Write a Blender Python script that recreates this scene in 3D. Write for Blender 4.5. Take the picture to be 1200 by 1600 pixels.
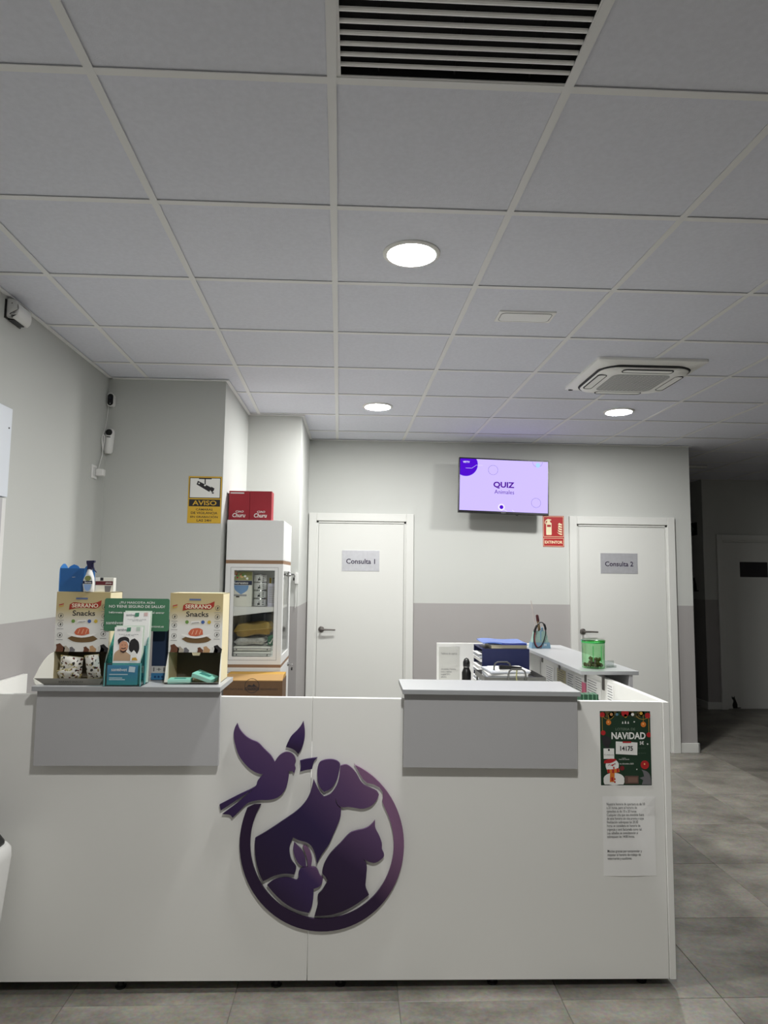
import bpy, bmesh, math, random
from mathutils import Vector, Matrix, geometry
random.seed(7)
for o in list(bpy.data.objects): bpy.data.objects.remove(o)
SC = bpy.context.scene
COL = SC.collection
# ------------------------------------------------------------------ camera
F_PX, PITCH, YAW, ROLL, CZ = 1071.95, .094465, .03952, .01129, 1.535
H = 2.777                                   # ceiling height
_f = Vector((math.sin(YAW)*math.cos(PITCH), math.cos(YAW)*math.cos(PITCH), math.sin(PITCH)))
_r0 = Vector((math.cos(YAW), -math.sin(YAW), 0)); _u0 = _r0.cross(_f)
_r = _r0*math.cos(ROLL) + _u0*math.sin(ROLL); _u = -_r0*math.sin(ROLL) + _u0*math.cos(ROLL)
CAM = Vector((0, 0, CZ))
cd = bpy.data.cameras.new('camera'); cam = bpy.data.objects.new('camera', cd); COL.objects.link(cam)
cd.sensor_fit = 'VERTICAL'; cd.sensor_height = 36; cd.sensor_width = 27; cd.lens = F_PX/1600*36
cd.clip_start = .05
cam.matrix_world = Matrix(((_r.x, _u.x, -_f.x, 0), (_r.y, _u.y, -_f.y, 0), (_r.z, _u.z, -_f.z, CZ), (0, 0, 0, 1)))
SC.camera = cam
def ray(x, y): return _r*((x-600)/F_PX) + _u*((800-y)/F_PX) + _f
def atY(x, y, Y): d = ray(x, y); return CAM + d*(Y/d.y)
def atX(x, y, X): d = ray(x, y); return CAM + d*(X/d.x)
def atZ(x, y, Z): d = ray(x, y); return CAM + d*((Z-CZ)/d.z)
# ------------------------------------------------------------------ world, exposure
w = bpy.data.worlds.new('world'); SC.world = w; w.use_nodes = True
w.node_tree.nodes['Background'].inputs[0].default_value = (.5, .55, .65, 1)
w.node_tree.nodes['Background'].inputs[1].default_value = .004
SC.view_settings.view_transform = 'Standard'; SC.view_settings.look = 'None'
SC.view_settings.gamma = 1; SC.view_settings.use_curve_mapping = False
SC.view_settings.exposure = 0.0
LAMP = 475.0                                # radiance of the round downlights
# ------------------------------------------------------------------ materials
MATS = {}
def lin(c): return tuple(((v/255)/12.92 if v/255 <= .04045 else ((v/255+.055)/1.055)**2.4) for v in c)
def new_mat(name):
    m = bpy.data.materials.new(name); m.use_nodes = True; MATS[name] = m
    nt = m.node_tree; return m, nt, nt.nodes['Principled BSDF']
def mat(name, rgb, rough=.6, metal=0., var=0., scale=8., bump=0., bscale=150., spec=.5, coat=0.):
    """plain procedural surface: a base colour (sRGB 0-255) with slight noise mottling and fine relief"""
    if name in MATS: return MATS[name]
    m, nt, b = new_mat(name); c = lin(rgb)
    b.inputs['Base Color'].default_value = (*c, 1); b.inputs['Roughness'].default_value = rough
    b.inputs['Metallic'].default_value = metal; b.inputs['Specular IOR Level'].default_value = spec
    b.inputs['Coat Weight'].default_value = coat
    if var or bump:
        tc = nt.nodes.new('ShaderNodeTexCoord')
        if var:
            n = nt.nodes.new('ShaderNodeTexNoise'); n.inputs['Scale'].default_value = scale; n.inputs['Detail'].default_value = 5
            r = nt.nodes.new('ShaderNodeValToRGB')
            r.color_ramp.elements[0].position = .3; r.color_ramp.elements[1].position = .7
            r.color_ramp.elements[0].color = (*[v*(1-var) for v in c], 1); r.color_ramp.elements[1].color = (*[min(1, v*(1+var)) for v in c], 1)
            nt.links.new(tc.outputs['Object'], n.inputs['Vector']); nt.links.new(n.outputs['Fac'], r.inputs['Fac']); nt.links.new(r.outputs['Color'], b.inputs['Base Color'])
        if bump:
            n2 = nt.nodes.new('ShaderNodeTexNoise'); n2.inputs['Scale'].default_value = bscale; n2.inputs['Detail'].default_value = 3
            bp = nt.nodes.new('ShaderNodeBump'); bp.inputs['Strength'].default_value = bump; bp.inputs['Distance'].default_value = .002
            nt.links.new(tc.outputs['Object'], n2.inputs['Vector']); nt.links.new(n2.outputs['Fac'], bp.inputs['Height']); nt.links.new(bp.outputs['Normal'], b.inputs['Normal'])
    return m
def emit(name, rgb, s):
    if name in MATS: return MATS[name]
    m, nt, b = new_mat(name)
    b.inputs['Base Color'].default_value = (0, 0, 0, 1); b.inputs['Roughness'].default_value = .6; b.inputs['Specular IOR Level'].default_value = .05
    b.inputs['Emission Color'].default_value = (*lin(rgb), 1); b.inputs['Emission Strength'].default_value = s
    return m
def clear(name, rgb, gloss=.08, rough=.05):
    """thin clear sheet: tinted see-through with a faint mirror"""
    if name in MATS: return MATS[name]
    m, nt, b = new_mat(name); nt.nodes.remove(b)
    t = nt.nodes.new('ShaderNodeBsdfTransparent'); t.inputs[0].default_value = (*lin(rgb), 1)
    g = nt.nodes.new('ShaderNodeBsdfGlossy'); g.inputs['Roughness'].default_value = rough
    lw = nt.nodes.new('ShaderNodeLayerWeight'); lw.inputs['Blend'].default_value = .25
    mm = nt.nodes.new('ShaderNodeMath'); mm.operation = 'MULTIPLY_ADD'; mm.inputs[1].default_value = .6; mm.inputs[2].default_value = gloss
    mx = nt.nodes.new('ShaderNodeMixShader'); o = nt.nodes['Material Output']
    nt.links.new(lw.outputs['Facing'], mm.inputs[0]); nt.links.new(mm.outputs[0], mx.inputs['Fac'])
    nt.links.new(t.outputs[0], mx.inputs[1]); nt.links.new(g.outputs[0], mx.inputs[2]); nt.links.new(mx.outputs[0], o.inputs['Surface'])
    return m
def grad(name, stops, axis='Z', lo=0., hi=1., rough=.5, direction=None):
    """printed colour gradient along an object axis between lo and hi (metres)"""
    if name in MATS: return MATS[name]
    m, nt, b = new_mat(name); b.inputs['Roughness'].default_value = rough
    tc = nt.nodes.new('ShaderNodeTexCoord')
    d = direction or {'X': (1, 0, 0), 'Y': (0, 1, 0), 'Z': (0, 0, 1)}[axis]
    dp = nt.nodes.new('ShaderNodeVectorMath'); dp.operation = 'DOT_PRODUCT'; dp.inputs[1].default_value = d
    mr = nt.nodes.new('ShaderNodeMapRange'); mr.inputs['From Min'].default_value = lo; mr.inputs['From Max'].default_value = hi
    r = nt.nodes.new('ShaderNodeValToRGB')
    while len(r.color_ramp.elements) < len(stops): r.color_ramp.elements.new(.5)
    for e, (p, c) in zip(r.color_ramp.elements, stops): e.position = p; e.color = (*lin(c), 1)
    nt.links.new(tc.outputs['Object'], dp.inputs[0]); nt.links.new(dp.outputs['Value'], mr.inputs['Value'])
    nt.links.new(mr.outputs['Result'], r.inputs['Fac']); nt.links.new(r.outputs['Color'], b.inputs['Base Color'])
    return m
def paint_wall():
    m, nt, b = new_mat('wall_paint'); b.inputs['Roughness'].default_value = .75
    g = nt.nodes.new('ShaderNodeNewGeometry'); s = nt.nodes.new('ShaderNodeSeparateXYZ')
    lt = nt.nodes.new('ShaderNodeMath'); lt.operation = 'LESS_THAN'; lt.inputs[1].default_value = 1.305
    mx = nt.nodes.new('ShaderNodeMix'); mx.data_type = 'RGBA'
    mx.inputs['A'].default_value = (*lin((195, 197, 193)), 1); mx.inputs['B'].default_value = (*lin((163, 160, 159)), 1)
    n = nt.nodes.new('ShaderNodeTexNoise'); n.inputs['Scale'].default_value = 120
    bp = nt.nodes.new('ShaderNodeBump'); bp.inputs['Strength'].default_value = .12; bp.inputs['Distance'].default_value = .002
    nt.links.new(g.outputs['Position'], s.inputs[0]); nt.links.new(s.outputs['Z'], lt.inputs[0]); nt.links.new(lt.outputs[0], mx.inputs['Factor'])
    nt.links.new(mx.outputs['Result'], b.inputs['Base Color']); nt.links.new(g.outputs['Position'], n.inputs['Vector'])
    nt.links.new(n.outputs['Fac'], bp.inputs['Height']); nt.links.new(bp.outputs['Normal'], b.inputs['Normal'])
    return m
def stone_tile():
    m, nt, b = new_mat('stone_tile'); b.inputs['Roughness'].default_value = .42
    g = nt.nodes.new('ShaderNodeNewGeometry'); oi = nt.nodes.new('ShaderNodeObjectInfo')
    ad = nt.nodes.new('ShaderNodeVectorMath'); ad.operation = 'MULTIPLY_ADD'; ad.inputs[1].default_value = (1, 1, 1)
    sc = nt.nodes.new('ShaderNodeMath'); sc.operation = 'MULTIPLY'; sc.inputs[1].default_value = 37
    nt.links.new(oi.outputs['Random'], sc.inputs[0]); nt.links.new(g.outputs['Position'], ad.inputs[0]); nt.links.new(sc.outputs[0], ad.inputs[2])
    mp = nt.nodes.new('ShaderNodeMapping'); mp.inputs['Scale'].default_value = (.85, 1.25, 1)
    n = nt.nodes.new('ShaderNodeTexNoise'); n.inputs['Scale'].default_value = 3.2; n.inputs['Detail'].default_value = 8; n.inputs['Roughness'].default_value = .72; n.inputs['Distortion'].default_value = .25
    n2 = nt.nodes.new('ShaderNodeTexNoise'); n2.inputs['Scale'].default_value = 70; n2.inputs['Detail'].default_value = 4
    r = nt.nodes.new('ShaderNodeValToRGB'); r.color_ramp.elements[0].position = .33; r.color_ramp.elements[1].position = .68
    r.color_ramp.elements[0].color = (*lin((101, 98, 91)), 1); r.color_ramp.elements[1].color = (*lin((153, 149, 140)), 1)
    mx = nt.nodes.new('ShaderNodeMix'); mx.data_type = 'RGBA'; mx.blend_type = 'SOFT_LIGHT'; mx.inputs['Factor'].default_value = .5
    hs = nt.nodes.new('ShaderNodeHueSaturation'); mr = nt.nodes.new('ShaderNodeMapRange'); mr.inputs['To Min'].default_value = .88; mr.inputs['To Max'].default_value = 1.1
    nt.links.new(oi.outputs['Random'], mr.inputs['Value']); nt.links.new(mr.outputs['Result'], hs.inputs['Value'])
    nt.links.new(ad.outputs['Vector'], mp.inputs['Vector']); nt.links.new(mp.outputs['Vector'], n.inputs['Vector']); nt.links.new(ad.outputs['Vector'], n2.inputs['Vector'])
    nt.links.new(n.outputs['Fac'], r.inputs['Fac']); nt.links.new(r.outputs['Color'], mx.inputs['A']); nt.links.new(n2.outputs['Color'], mx.inputs['B'])
    nt.links.new(mx.outputs['Result'], hs.inputs['Color']); nt.links.new(hs.outputs['Color'], b.inputs['Base Color'])
    bp = nt.nodes.new('ShaderNodeBump'); bp.inputs['Strength'].default_value = .15; bp.inputs['Distance'].default_value = .002
    nt.links.new(n2.outputs['Fac'], bp.inputs['Height']); nt.links.new(bp.outputs['Normal'], b.inputs['Normal'])
    return m
WALL = paint_wall(); STONE = stone_tile()
CEIL = mat('mineral_tile', (227, 229, 239), .85, var=.03, scale=60, bump=.5, bscale=260)
BAR = mat('ceiling_bar_enamel', (238, 238, 238), .5)
WHITE = mat('white_laminate', (240, 240, 236), .42, bump=.08, bscale=400)
WHITE2 = mat('white_door_lacquer', (214, 215, 211), .38)
GREY = mat('grey_laminate', (188, 188, 190), .5, bump=.06, bscale=400)
GREYTOP = mat('pale_grey_laminate', (166, 168, 170), .35)
PLW = mat('white_plastic', (228, 228, 226), .4)
BLACK = mat('black_plastic', (18, 18, 20), .4)
DARKM = mat('dark_metal', (104, 100, 96), .4, metal=.5)
CHROME = mat('chrome', (190, 190, 190), .2, metal=1.)
STEEL = mat('brushed_steel', (196, 197, 202), .38, metal=.45, var=.05, scale=30)
PAPER = mat('paper', (247, 247, 245), .8)
INK = mat('ink', (38, 36, 40), .7)
BRASS = mat('brown_edge', (140, 110, 84), .7)
# ------------------------------------------------------------------ mesh helpers
def link(name, me, m, parent=None, loc=None):
    o = bpy.data.objects.new(name, me); COL.objects.link(o)
    if m is not None and me is not None and not me.materials: me.materials.append(m)
    if parent: o.parent = parent
    if loc is not None: o.location = loc
    return o
def obj(name, bm, m, parent=None, loc=None, smooth=False, bevel=0.):
    if bevel: bmesh.ops.bevel(bm, geom=bm.edges[:], offset=bevel, segments=2, profile=.5, affect='EDGES', clamp_overlap=True)
    bmesh.ops.recalc_face_normals(bm, faces=bm.faces[:])
    me = bpy.data.meshes.new(name); bm.to_mesh(me); bm.free()
    if smooth:
        me.polygons.foreach_set('use_smooth', [True]*len(me.polygons))
        try: me.set_sharp_from_angle(angle=math.radians(40))
        except Exception: pass
    return link(name, me, m, parent, loc)
def tag(o, label=None, cat=None, group=None, kind=None):
    for k, v in (('label', label), ('category', cat), ('group', group), ('kind', kind)):
        if v: o[k] = v
    return o
def thing(name, label, cat, loc, rz=0., group=None, rot=None):
    o = bpy.data.objects.new(name, None); COL.objects.link(o); o.empty_display_size = .05
    o.location = loc; o.rotation_euler = rot or (0, 0, rz)
    return tag(o, label, cat, group)
def B(): return bmesh.new()
def box(x0, x1, y0, y1, z0, z1, bm=None):
    bm = bm or B()
    v = [bm.verts.new(p) for p in ((x0, y0, z0), (x1, y0, z0), (x1, y1, z0), (x0, y1, z0), (x0, y0, z1), (x1, y0, z1), (x1, y1, z1), (x0, y1, z1))]
    for f in ((0, 3, 2, 1), (4, 5, 6, 7), (0, 1, 5, 4), (1, 2, 6, 5), (2, 3, 7, 6), (3, 0, 4, 7)): bm.faces.new([v[i] for i in f])
    return bm
def prism(pts, y0, y1, bm=None, plane='XZ'):
    """outline (list of 2d points) extruded; XZ: along Y, XY: along Z, YZ: along X"""
    bm = bm or B()
    def P(a, b, d): return {'XZ': (a, d, b), 'XY': (a, b, d), 'YZ': (d, a, b)}[plane]
    n = len(pts)
    lo = [bm.verts.new(P(a, b, y0)) for a, b in pts]; hi = [bm.verts.new(P(a, b, y1)) for a, b in pts]
    tri = geometry.tessellate_polygon([[Vector((a, b, 0)) for a, b in pts]])
    for t in tri:
        for L in (lo, hi):
            try: bm.faces.new([L[i] for i in t])
            except ValueError: pass
    for i in range(n):
        j = (i+1) % n
        try: bm.faces.new((lo[i], lo[j], hi[j], hi[i]))
        except ValueError: pass
    return bm
def flat(pts, y, bm=None):
    """printed area: polygon in the XZ plane facing -Y"""
    bm = bm or B()
    vs = [bm.verts.new((a, y, b)) for a, b in pts]
    for t in geometry.tessellate_polygon([[Vector((a, b, 0)) for a, b in pts]]):
        p = [vs[i] for i in t]
        a, b, c = [q.co for q in p]
        if (b-a).cross(c-a).y > 0: p.reverse()
        try: bm.faces.new(p)
        except ValueError: pass
    return bm
def rect(x0, x1, z0, z1): return [(x0, z0), (x1, z0), (x1, z1), (x0, z1)]
def rrect(x0, x1, z0, z1, r, n=5):
    out = []
    for cx, cz, a0 in ((x1-r, z1-r, 0), (x0+r, z1-r, 90), (x0+r, z0+r, 180), (x1-r, z0+r, 270)):
        for k in range(n+1):
            a = math.radians(a0+90*k/n); out.append((cx+r*math.cos(a), cz+r*math.sin(a)))
    return out
def disc(cx, cz, r, n=24, rz=None): return [(cx+r*math.cos(2*math.pi*k/n), cz+(rz or r)*math.sin(2*math.pi*k/n)) for k in range(n)]
def ringflat(cx, cz, r0, r1, y, n=28, bm=None):
    bm = bm or B()
    a = [bm.verts.new((cx+r0*math.cos(2*math.pi*k/n), y, cz+r0*math.sin(2*math.pi*k/n))) for k in range(n)]
    b = [bm.verts.new((cx+r1*math.cos(2*math.pi*k/n), y, cz+r1*math.sin(2*math.pi*k/n))) for k in range(n)]
    for k in range(n): j = (k+1) % n; bm.faces.new((a[k], a[j], b[j], b[k]))
    return bm
def lathe(prof, n=28, bm=None, c=(0, 0, 0)):
    bm = bm or B(); rows = []
    for r, z in prof:
        if r < 1e-6: rows.append([bm.verts.new((c[0], c[1], c[2]+z))])
        else: rows.append([bm.verts.new((c[0]+r*math.cos(2*math.pi*k/n), c[1]+r*math.sin(2*math.pi*k/n), c[2]+z)) for k in range(n)])
    for a, b in zip(rows, rows[1:]):
        for k in range(n):
            j = (k+1) % n
            if len(a) == 1 and len(b) == 1: continue
            if len(a) == 1: bm.faces.new((a[0], b[j], b[k]))
            elif len(b) == 1: bm.faces.new((a[k], a[j], b[0]))
            else: bm.faces.new((a[k], a[j], b[j], b[k]))
    return bm
def tube(path, r, n=8, bm=None, closed=False):
    bm = bm or B(); P = [Vector(p) for p in path]; rows = []; up = None
    for i, p in enumerate(P):
        if closed: t = P[(i+1) % len(P)]-P[i-1]
        else: t = P[min(i+1, len(P)-1)]-P[max(i-1, 0)]
        t.normalize()
        if up is None: up = t.orthogonal().normalized()
        else: up = (up-t*up.dot(t)).normalized()
        s = t.cross(up); rr = r[i] if isinstance(r, (list, tuple)) else r
        rows.append([bm.verts.new(p+(up*math.cos(2*math.pi*k/n)+s*math.sin(2*math.pi*k/n))*rr) for k in range(n)])
    for a, b in list(zip(rows, rows[1:]))+([(rows[-1], rows[0])] if closed else []):
        for k in range(n): j = (k+1) % n; bm.faces.new((a[k], a[j], b[j], b[k]))
    if not closed: bm.faces.new(rows[0]); bm.faces.new(rows[-1])
    return bm
def curve(pts, n=6, closed=True, corner=52):
    """Catmull-Rom through the points, keeping sharp corners"""
    N = len(pts); P = [Vector((*p, 0)) for p in pts]
    def sharp(i):
        if not closed and i in (0, N-1): return True
        a = P[i]-P[i-1]; b = P[(i+1) % N]-P[i]
        return a.length < 1e-9 or b.length < 1e-9 or math.degrees(a.angle(b)) > corner
    S = [sharp(i) for i in range(N)]; out = []
    for i in range(N if closed else N-1):
        j = (i+1) % N; p1, p2 = P[i], P[j]
        m1 = (p2-p1) if S[i] else (p2-P[i-1])*.5
        m2 = (p2-p1) if S[j] else (P[(j+1) % N]-p1)*.5
        L = (p2-p1).length
        for m in (m1, m2):
            if m.length > 1.3*L: m *= 1.3*L/m.length
        for k in range(n):
            t = k/n; t2 = t*t; t3 = t2*t
            q = p1*(2*t3-3*t2+1)+m1*(t3-2*t2+t)+p2*(-2*t3+3*t2)+m2*(t3-t2); out.append((q.x, q.y))
    if not closed: out.append((P[-1].x, P[-1].y))
    return out
def txt(parent, s, cx, cz, w=None, h=None, y=-.001, m=None, bold=0., shear=0., align='CENTER', space=1.0, line=1.0, name='lettering', curved=0.):
    """flat lettering in the XZ plane facing -Y; w / h: size of its box; cx, cz: centre (or left edge for align LEFT)"""
    cu = bpy.data.curves.new('t', 'FONT'); cu.body = s; cu.align_x = align; cu.size = 1; cu.offset = bold; cu.shear = shear
    cu.resolution_u = 3; cu.space_character = space; cu.space_line = line; cu.fill_mode = 'FRONT'
    to = bpy.data.objects.new('t', cu); COL.objects.link(to)
    me = bpy.data.meshes.new_from_object(to); bpy.data.objects.remove(to); bpy.data.curves.remove(cu)
    xs = [v.co.x for v in me.vertices]; ys = [v.co.y for v in me.vertices]
    if not xs: return None
    bw, bh = max(xs)-min(xs), max(ys)-min(ys)
    sx = w/bw if w else h/bh; sz = h/bh if h else sx
    ox = min(xs) if align == 'LEFT' else (min(xs)+max(xs))/2; oz = (min(ys)+max(ys))/2
    for v in me.vertices:
        X = (v.co.x-ox)*sx; Zz = (v.co.y-oz)*sz
        if curved and w: Zz += curved*(2*X/w)**2
        v.co = (cx+X, y, cz+Zz)
    me.materials.clear(); me.name = name
    o = link(name, me, m or INK, parent)
    if len(s) > 1: o['kind'] = 'stuff'
    return o
def print_(parent, pts, m, y=-.0006, name='print'): return obj(name, flat(pts, y), m, parent)
def ip(v): return tuple(v)

# ================================================================== THE SETTING
XL, YB, YP1, YP2, XP1, XP2 = -1.59, 6.20, 4.345, 5.27, -.852, -.44
YEND, XR = -2.6, 8.6
def struct(name, bm, m, parent=None, **k):
    o = obj(name, bm, m, parent, **k); o['kind'] = 'structure'; return o
floor = struct('floor', box(XL-.2, XR+.2, YEND-.2, 12.2, -.08, -.004), mat('grout', (120, 117, 110), .8))
tb = B(); box(-.2985, .2985, -.2958, .2958, -.003, 0, tb)
bmesh.ops.bevel(tb, geom=[e for e in tb.edges if all(v.co.z > -.001 for v in e.verts)], offset=.0015, segments=1, affect='EDGES')
bmesh.ops.recalc_face_normals(tb, faces=tb.faces[:])
tme = bpy.data.meshes.new('tile'); tb.to_mesh(tme); tb.free(); tme.materials.append(STONE)
for i in range(-3, 14):
    for j in range(-4, 11):
        x, y = .178+.599*(i+.5), 2.642+.5935*(j+.5)
        if x-.3 < XL-.05 and x+.3 < XL+.02: continue
        if y > 6.3 and x < 2.7: continue
        if x > XR or y > 11.9: continue
        link('tile', tme, None, floor, (x, y, 0))
# walls (closed boxes)
struct('wall_left', box(XL-.15, XL, YEND, YP1+.02, 0, H+.03), WALL)
struct('wall_column', box(XL-.15, XP1, YP1, YB+.15, 0, H+.03), WALL)
struct('wall_recess', box(XP1-.02, XP2, YP2, YB+.15, 0, H+.03), WALL)
struct('wall_back', box(XP2-.02, 3.083, YB, YB+.16, 0, H+.03), WALL)
struct('wall_hall_inner', box(2.93, 3.083, YB+.16, 12.0, 0, H+.03), WALL)
struct('wall_hall', box(4.25, XR+.15, 8.25, 12.0, 0, H+.03), WALL)
struct('wall_hall_end', box(3.0, 4.3, 11.9, 12.05, 0, H+.03), WALL)
struct('wall_right', box(XR, XR+.15, YEND, 8.3, 0, H+.03), WALL)
struct('wall_behind', box(XL-.15, XR+.15, YEND-.15, YEND, 0, H+.03), WALL)
# ceiling: slab over a plenum, T-bars, tiles laid on them
ceiling = struct('ceiling', box(XL-.2, XR+.2, YEND-.2, 12.2, H+.05, H+.12), mat('plenum', (90, 90, 92), .9))
GX0, GY0, SK = -.6797, 1.6217, -.0145/.6
def gx(c, r): return GX0+.6*c+SK*.6*r
def gy(r): return GY0+.6*r
RLO, RHI = -8, 17
nC = range(-2, 16)
def tile_mesh(skew=True):
    bm = B(); g = .0035
    pts = [(g, g), (.6-g, g), (.6-g, .6-g), (g, .6-g)]
    rows = []
    for z, ins in ((.02, 0), (.007, 0), (.005, .002)):
        rows.append([bm.verts.new((a+(ins if a < .3 else -ins)+SK*b, b+(ins if b < .3 else -ins), z)) for a, b in pts])
    for A, C in zip(rows, rows[1:]):
        for k in range(4): bm.faces.new((A[k], A[(k+1) % 4], C[(k+1) % 4], C[k]))
    bm.faces.new(rows[0]); bm.faces.new(rows[-1])
    bmesh.ops.recalc_face_normals(bm, faces=bm.faces[:])
    me = bpy.data.meshes.new('ceiling_tile'); bm.to_mesh(me); bm.free(); me.materials.append(CEIL); return me
ctm = tile_mesh()
GRILLE = (1, -1)
for c in nC:
    for r in range(RLO, RHI):
        x, y = gx(c, r), gy(r)
        if x+.6 < XL or x > XR: continue
        if y > YB and x+.6 < 3.0: continue
        if y > 8.25 and x > 4.3: continue
        if y > YP1+.1 and x+.6 < XP1-.05: continue
        if (c, r) == GRILLE: continue
        link('ceiling_tile', ctm, None, ceiling, (x, y, H))
for c in range(-1, 16):                                         # main runners along the room
    r0, r1 = RLO, RHI
    bm = B(); pts = [(gx(c, r0)-.012, gy(r0)), (gx(c, r0)+.012, gy(r0)), (gx(c, r1)+.012, gy(r1)), (gx(c, r1)-.012, gy(r1))]
    prism(pts, H, H+.0025, bm, 'XY')
    obj('ceiling_bar', bm, BAR, ceiling)
for r in range(RLO, RHI+1):                                     # cross bars
    obj('ceiling_bar', box(XL, XR, gy(r)-.012, gy(r)+.012, H+.0004, H+.0029), BAR, ceiling)
# wall angle trims under the ceiling edge
def trim(name, x0, x1, y0, y1): struct(name, box(x0, x1, y0, y1, H-.004, H+.0008), BAR)
trim('trim_1', XL, XL+.022, YEND, YP1); trim('trim_2', XL, XP1+.022, YP1-.022, YP1)
trim('trim_3', XP1, XP1+.022, YP1, YP2); trim('trim_4', XP1+.022, XP2+.022, YP2-.022, YP2)
trim('trim_5', XP2, XP2+.022, YP2, YB); trim('trim_6', XP2, 3.105, YB-.022, YB)
# baseboards
def baseboard(name, x0, x1, y0, y1):
    bm = B(); box(x0, x1, y0, y1, 0, .085, bm); struct(name, bm, WHITE2, bevel=.003)
baseboard('baseboard_back', 2.925, 3.095, YB-.014, YB)
baseboard('baseboard_end', 3.083, 3.097, YB-.014, YB+.6)
baseboard('baseboard_middle', .52, 1.93, YB-.014, YB)
baseboard('baseboard_left', XL, XL+.014, 2.80, YP1)
baseboard('baseboard_hall', 4.236, 4.42, 8.236, 8.25)
baseboard('baseboard_hall_side', 4.236, 4.25, 8.25, 11.8)
# doors -----------------------------------------------------------------------
def door(name, x0, x1, ztop, y, hx=None, casing=.068, flip=False):
    d = bpy.data.objects.new(name, None); COL.objects.link(d); d.location = ((x0+x1)/2, y, 0); d['kind'] = 'structure'
    L = lambda v: v-(x0+x1)/2
    obj('jamb', box(L(x0), L(x0+casing), -.028, 0, 0, ztop), WHITE2, d, bevel=.003)
    obj('jamb', box(L(x1-casing), L(x1), -.028, 0, 0, ztop), WHITE2, d, bevel=.003)
    obj('door_head', box(L(x0+casing), L(x1-casing), -.027, 0, ztop-casing-.002, ztop-.001), WHITE2, d, bevel=.003)
    i = casing
    # rebate strips, then the leaf
    obj('door_stop', box(L(x0+i), L(x0+i+.018), -.012, 0, 0, ztop-i), WHITE2, d)
    obj('door_stop', box(L(x1-i-.018), L(x1-i), -.012, 0, 0, ztop-i), WHITE2, d)
    obj('door_stop', box(L(x0+i), L(x1-i), -.012, 0, ztop-i-.02, ztop-i), WHITE2, d)
    obj('leaf', box(L(x0+i+.020), L(x1-i-.020), -.0075, .0, .008, ztop-i-.026), WHITE2, d, bevel=.0015)
    if hx is not None:
        hd = bpy.data.objects.new('door_handle', None); COL.objects.link(hd); hd.parent = d; hd.location = (L(hx), -.0075, 1.067)
        bm = lathe([(0, 0), (.026, 0), (.026, .008), (.022, .011), (0, .011)], 24); bmesh.ops.rotate(bm, verts=bm.verts, matrix=Matrix.Rotation(math.pi/2, 3, 'X'))
        obj('rose', bm, DARKM, hd, smooth=True)
        bm = tube([(0, -.008, 0), (0, -.05, 0)], .009, 10); tube([(0, -.05, 0), (.02, -.052, 0), (.07, -.05, -.001), (.125, -.045, -.003)], [.0095, .009, .0075, .007], 10, bm)
        obj('lever', bm, DARKM, hd, smooth=True)
    return d
door('door_1', -.43, .515, 2.105, YB, hx=-.302)
door('door_2', 1.941, 2.919, 2.108, YB, hx=2.053)
door('door_3', 4.407, 5.42, 2.10, 8.25)
def plaque(label, x0, x1, z0, z1, y, s, m=STEEL, wtxt=.75, tz=0., dark=False):
    t = thing('door_sign', label, 'sign', ((x0+x1)/2, y, z0)); w = x1-x0; h = z1-z0
    obj('plate', box(-w/2, w/2, -.003, 0, 0, h), m, t, bevel=.0008)
    if s: txt(t, s, 0, h*.47, w=w*wtxt, y=-.0036, m=mat('violet_ink', (34, 20, 56), .6), bold=.018)
    return t
plaque('steel plate reading Consulta 1 on the door beside the cabinet', -.129, .208, 1.585, 1.772, YB-.0075, 'Consulta 1', wtxt=.77)
plaque('steel plate reading Consulta 2 on the door right of the television', 2.227, 2.571, 1.590, 1.776, YB-.0075, 'Consulta 2', wtxt=.76)
plaque('dark blank plate on the door in the unlit hallway', 4.692, 5.04, 1.584, 1.768, 8.2425, '', m=mat('dark_plate', (40, 38, 42), .5))
# ------------------------------------------------------------------ lamps in the ceiling
DISC = emit('lamp_diffuser', (252, 251, 248), LAMP)
RIMM = mat('lamp_rim', (236, 236, 232), .4)
def downlight(x, y, label, R=.093):
    t = thing('ceiling_downlight', label, 'light', (x, y, H), group='round ceiling downlights')
    obj('rim', lathe([(R+.018, .015), (R+.018, .001), (R+.014, -.002), (R+.004, -.0035), (R, -.0035), (R, .002)], 40), RIMM, t, smooth=True)
    bm = B(); vs = [bm.verts.new((R*math.cos(2*math.pi*k/40), R*math.sin(2*math.pi*k/40), -.0040)) for k in range(40)]; bm.faces.new(vs[::-1])
    me = bpy.data.meshes.new('diffuser'); bm.to_mesh(me); bm.free(); link('diffuser', me, DISC, t)
downlight(.196, 2.542, 'large lit round downlight nearest in the ceiling, above the counter')
downlight(.14, 4.94, 'lit round downlight in the ceiling in front of the Consulta 1 door')
downlight(1.938, 4.943, 'lit round downlight in the ceiling just beyond the air conditioner')
downlight(.206, .72, 'lit round downlight in the ceiling above the viewer')
# emergency lamp
t = thing('emergency_light', 'unlit rectangular white emergency lamp set in a ceiling tile', 'light', (.787, 3.142, H))
fr = B(); box(-.135, .135, -.064, .064, -.002, .006, fr); obj('housing', fr, mat('appliance_white', (246, 246, 242), .4), t, bevel=.002)
bm = B(); pts = rrect(-.118, .118, -.048, .048, .02); prism(pts, -.0038, -.001, bm, 'XY'); obj('diffuser', bm, mat('lamp_cover', (240, 241, 238), .3), t)
bm = B()
tube([(a, b, -.0022) for a, b in rrect(-.121, .121, -.051, .051, .022)], .0014, 5, bm, closed=True); obj('gasket', bm, mat('gasket_grey', (120, 120, 122), .6), t)
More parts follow.
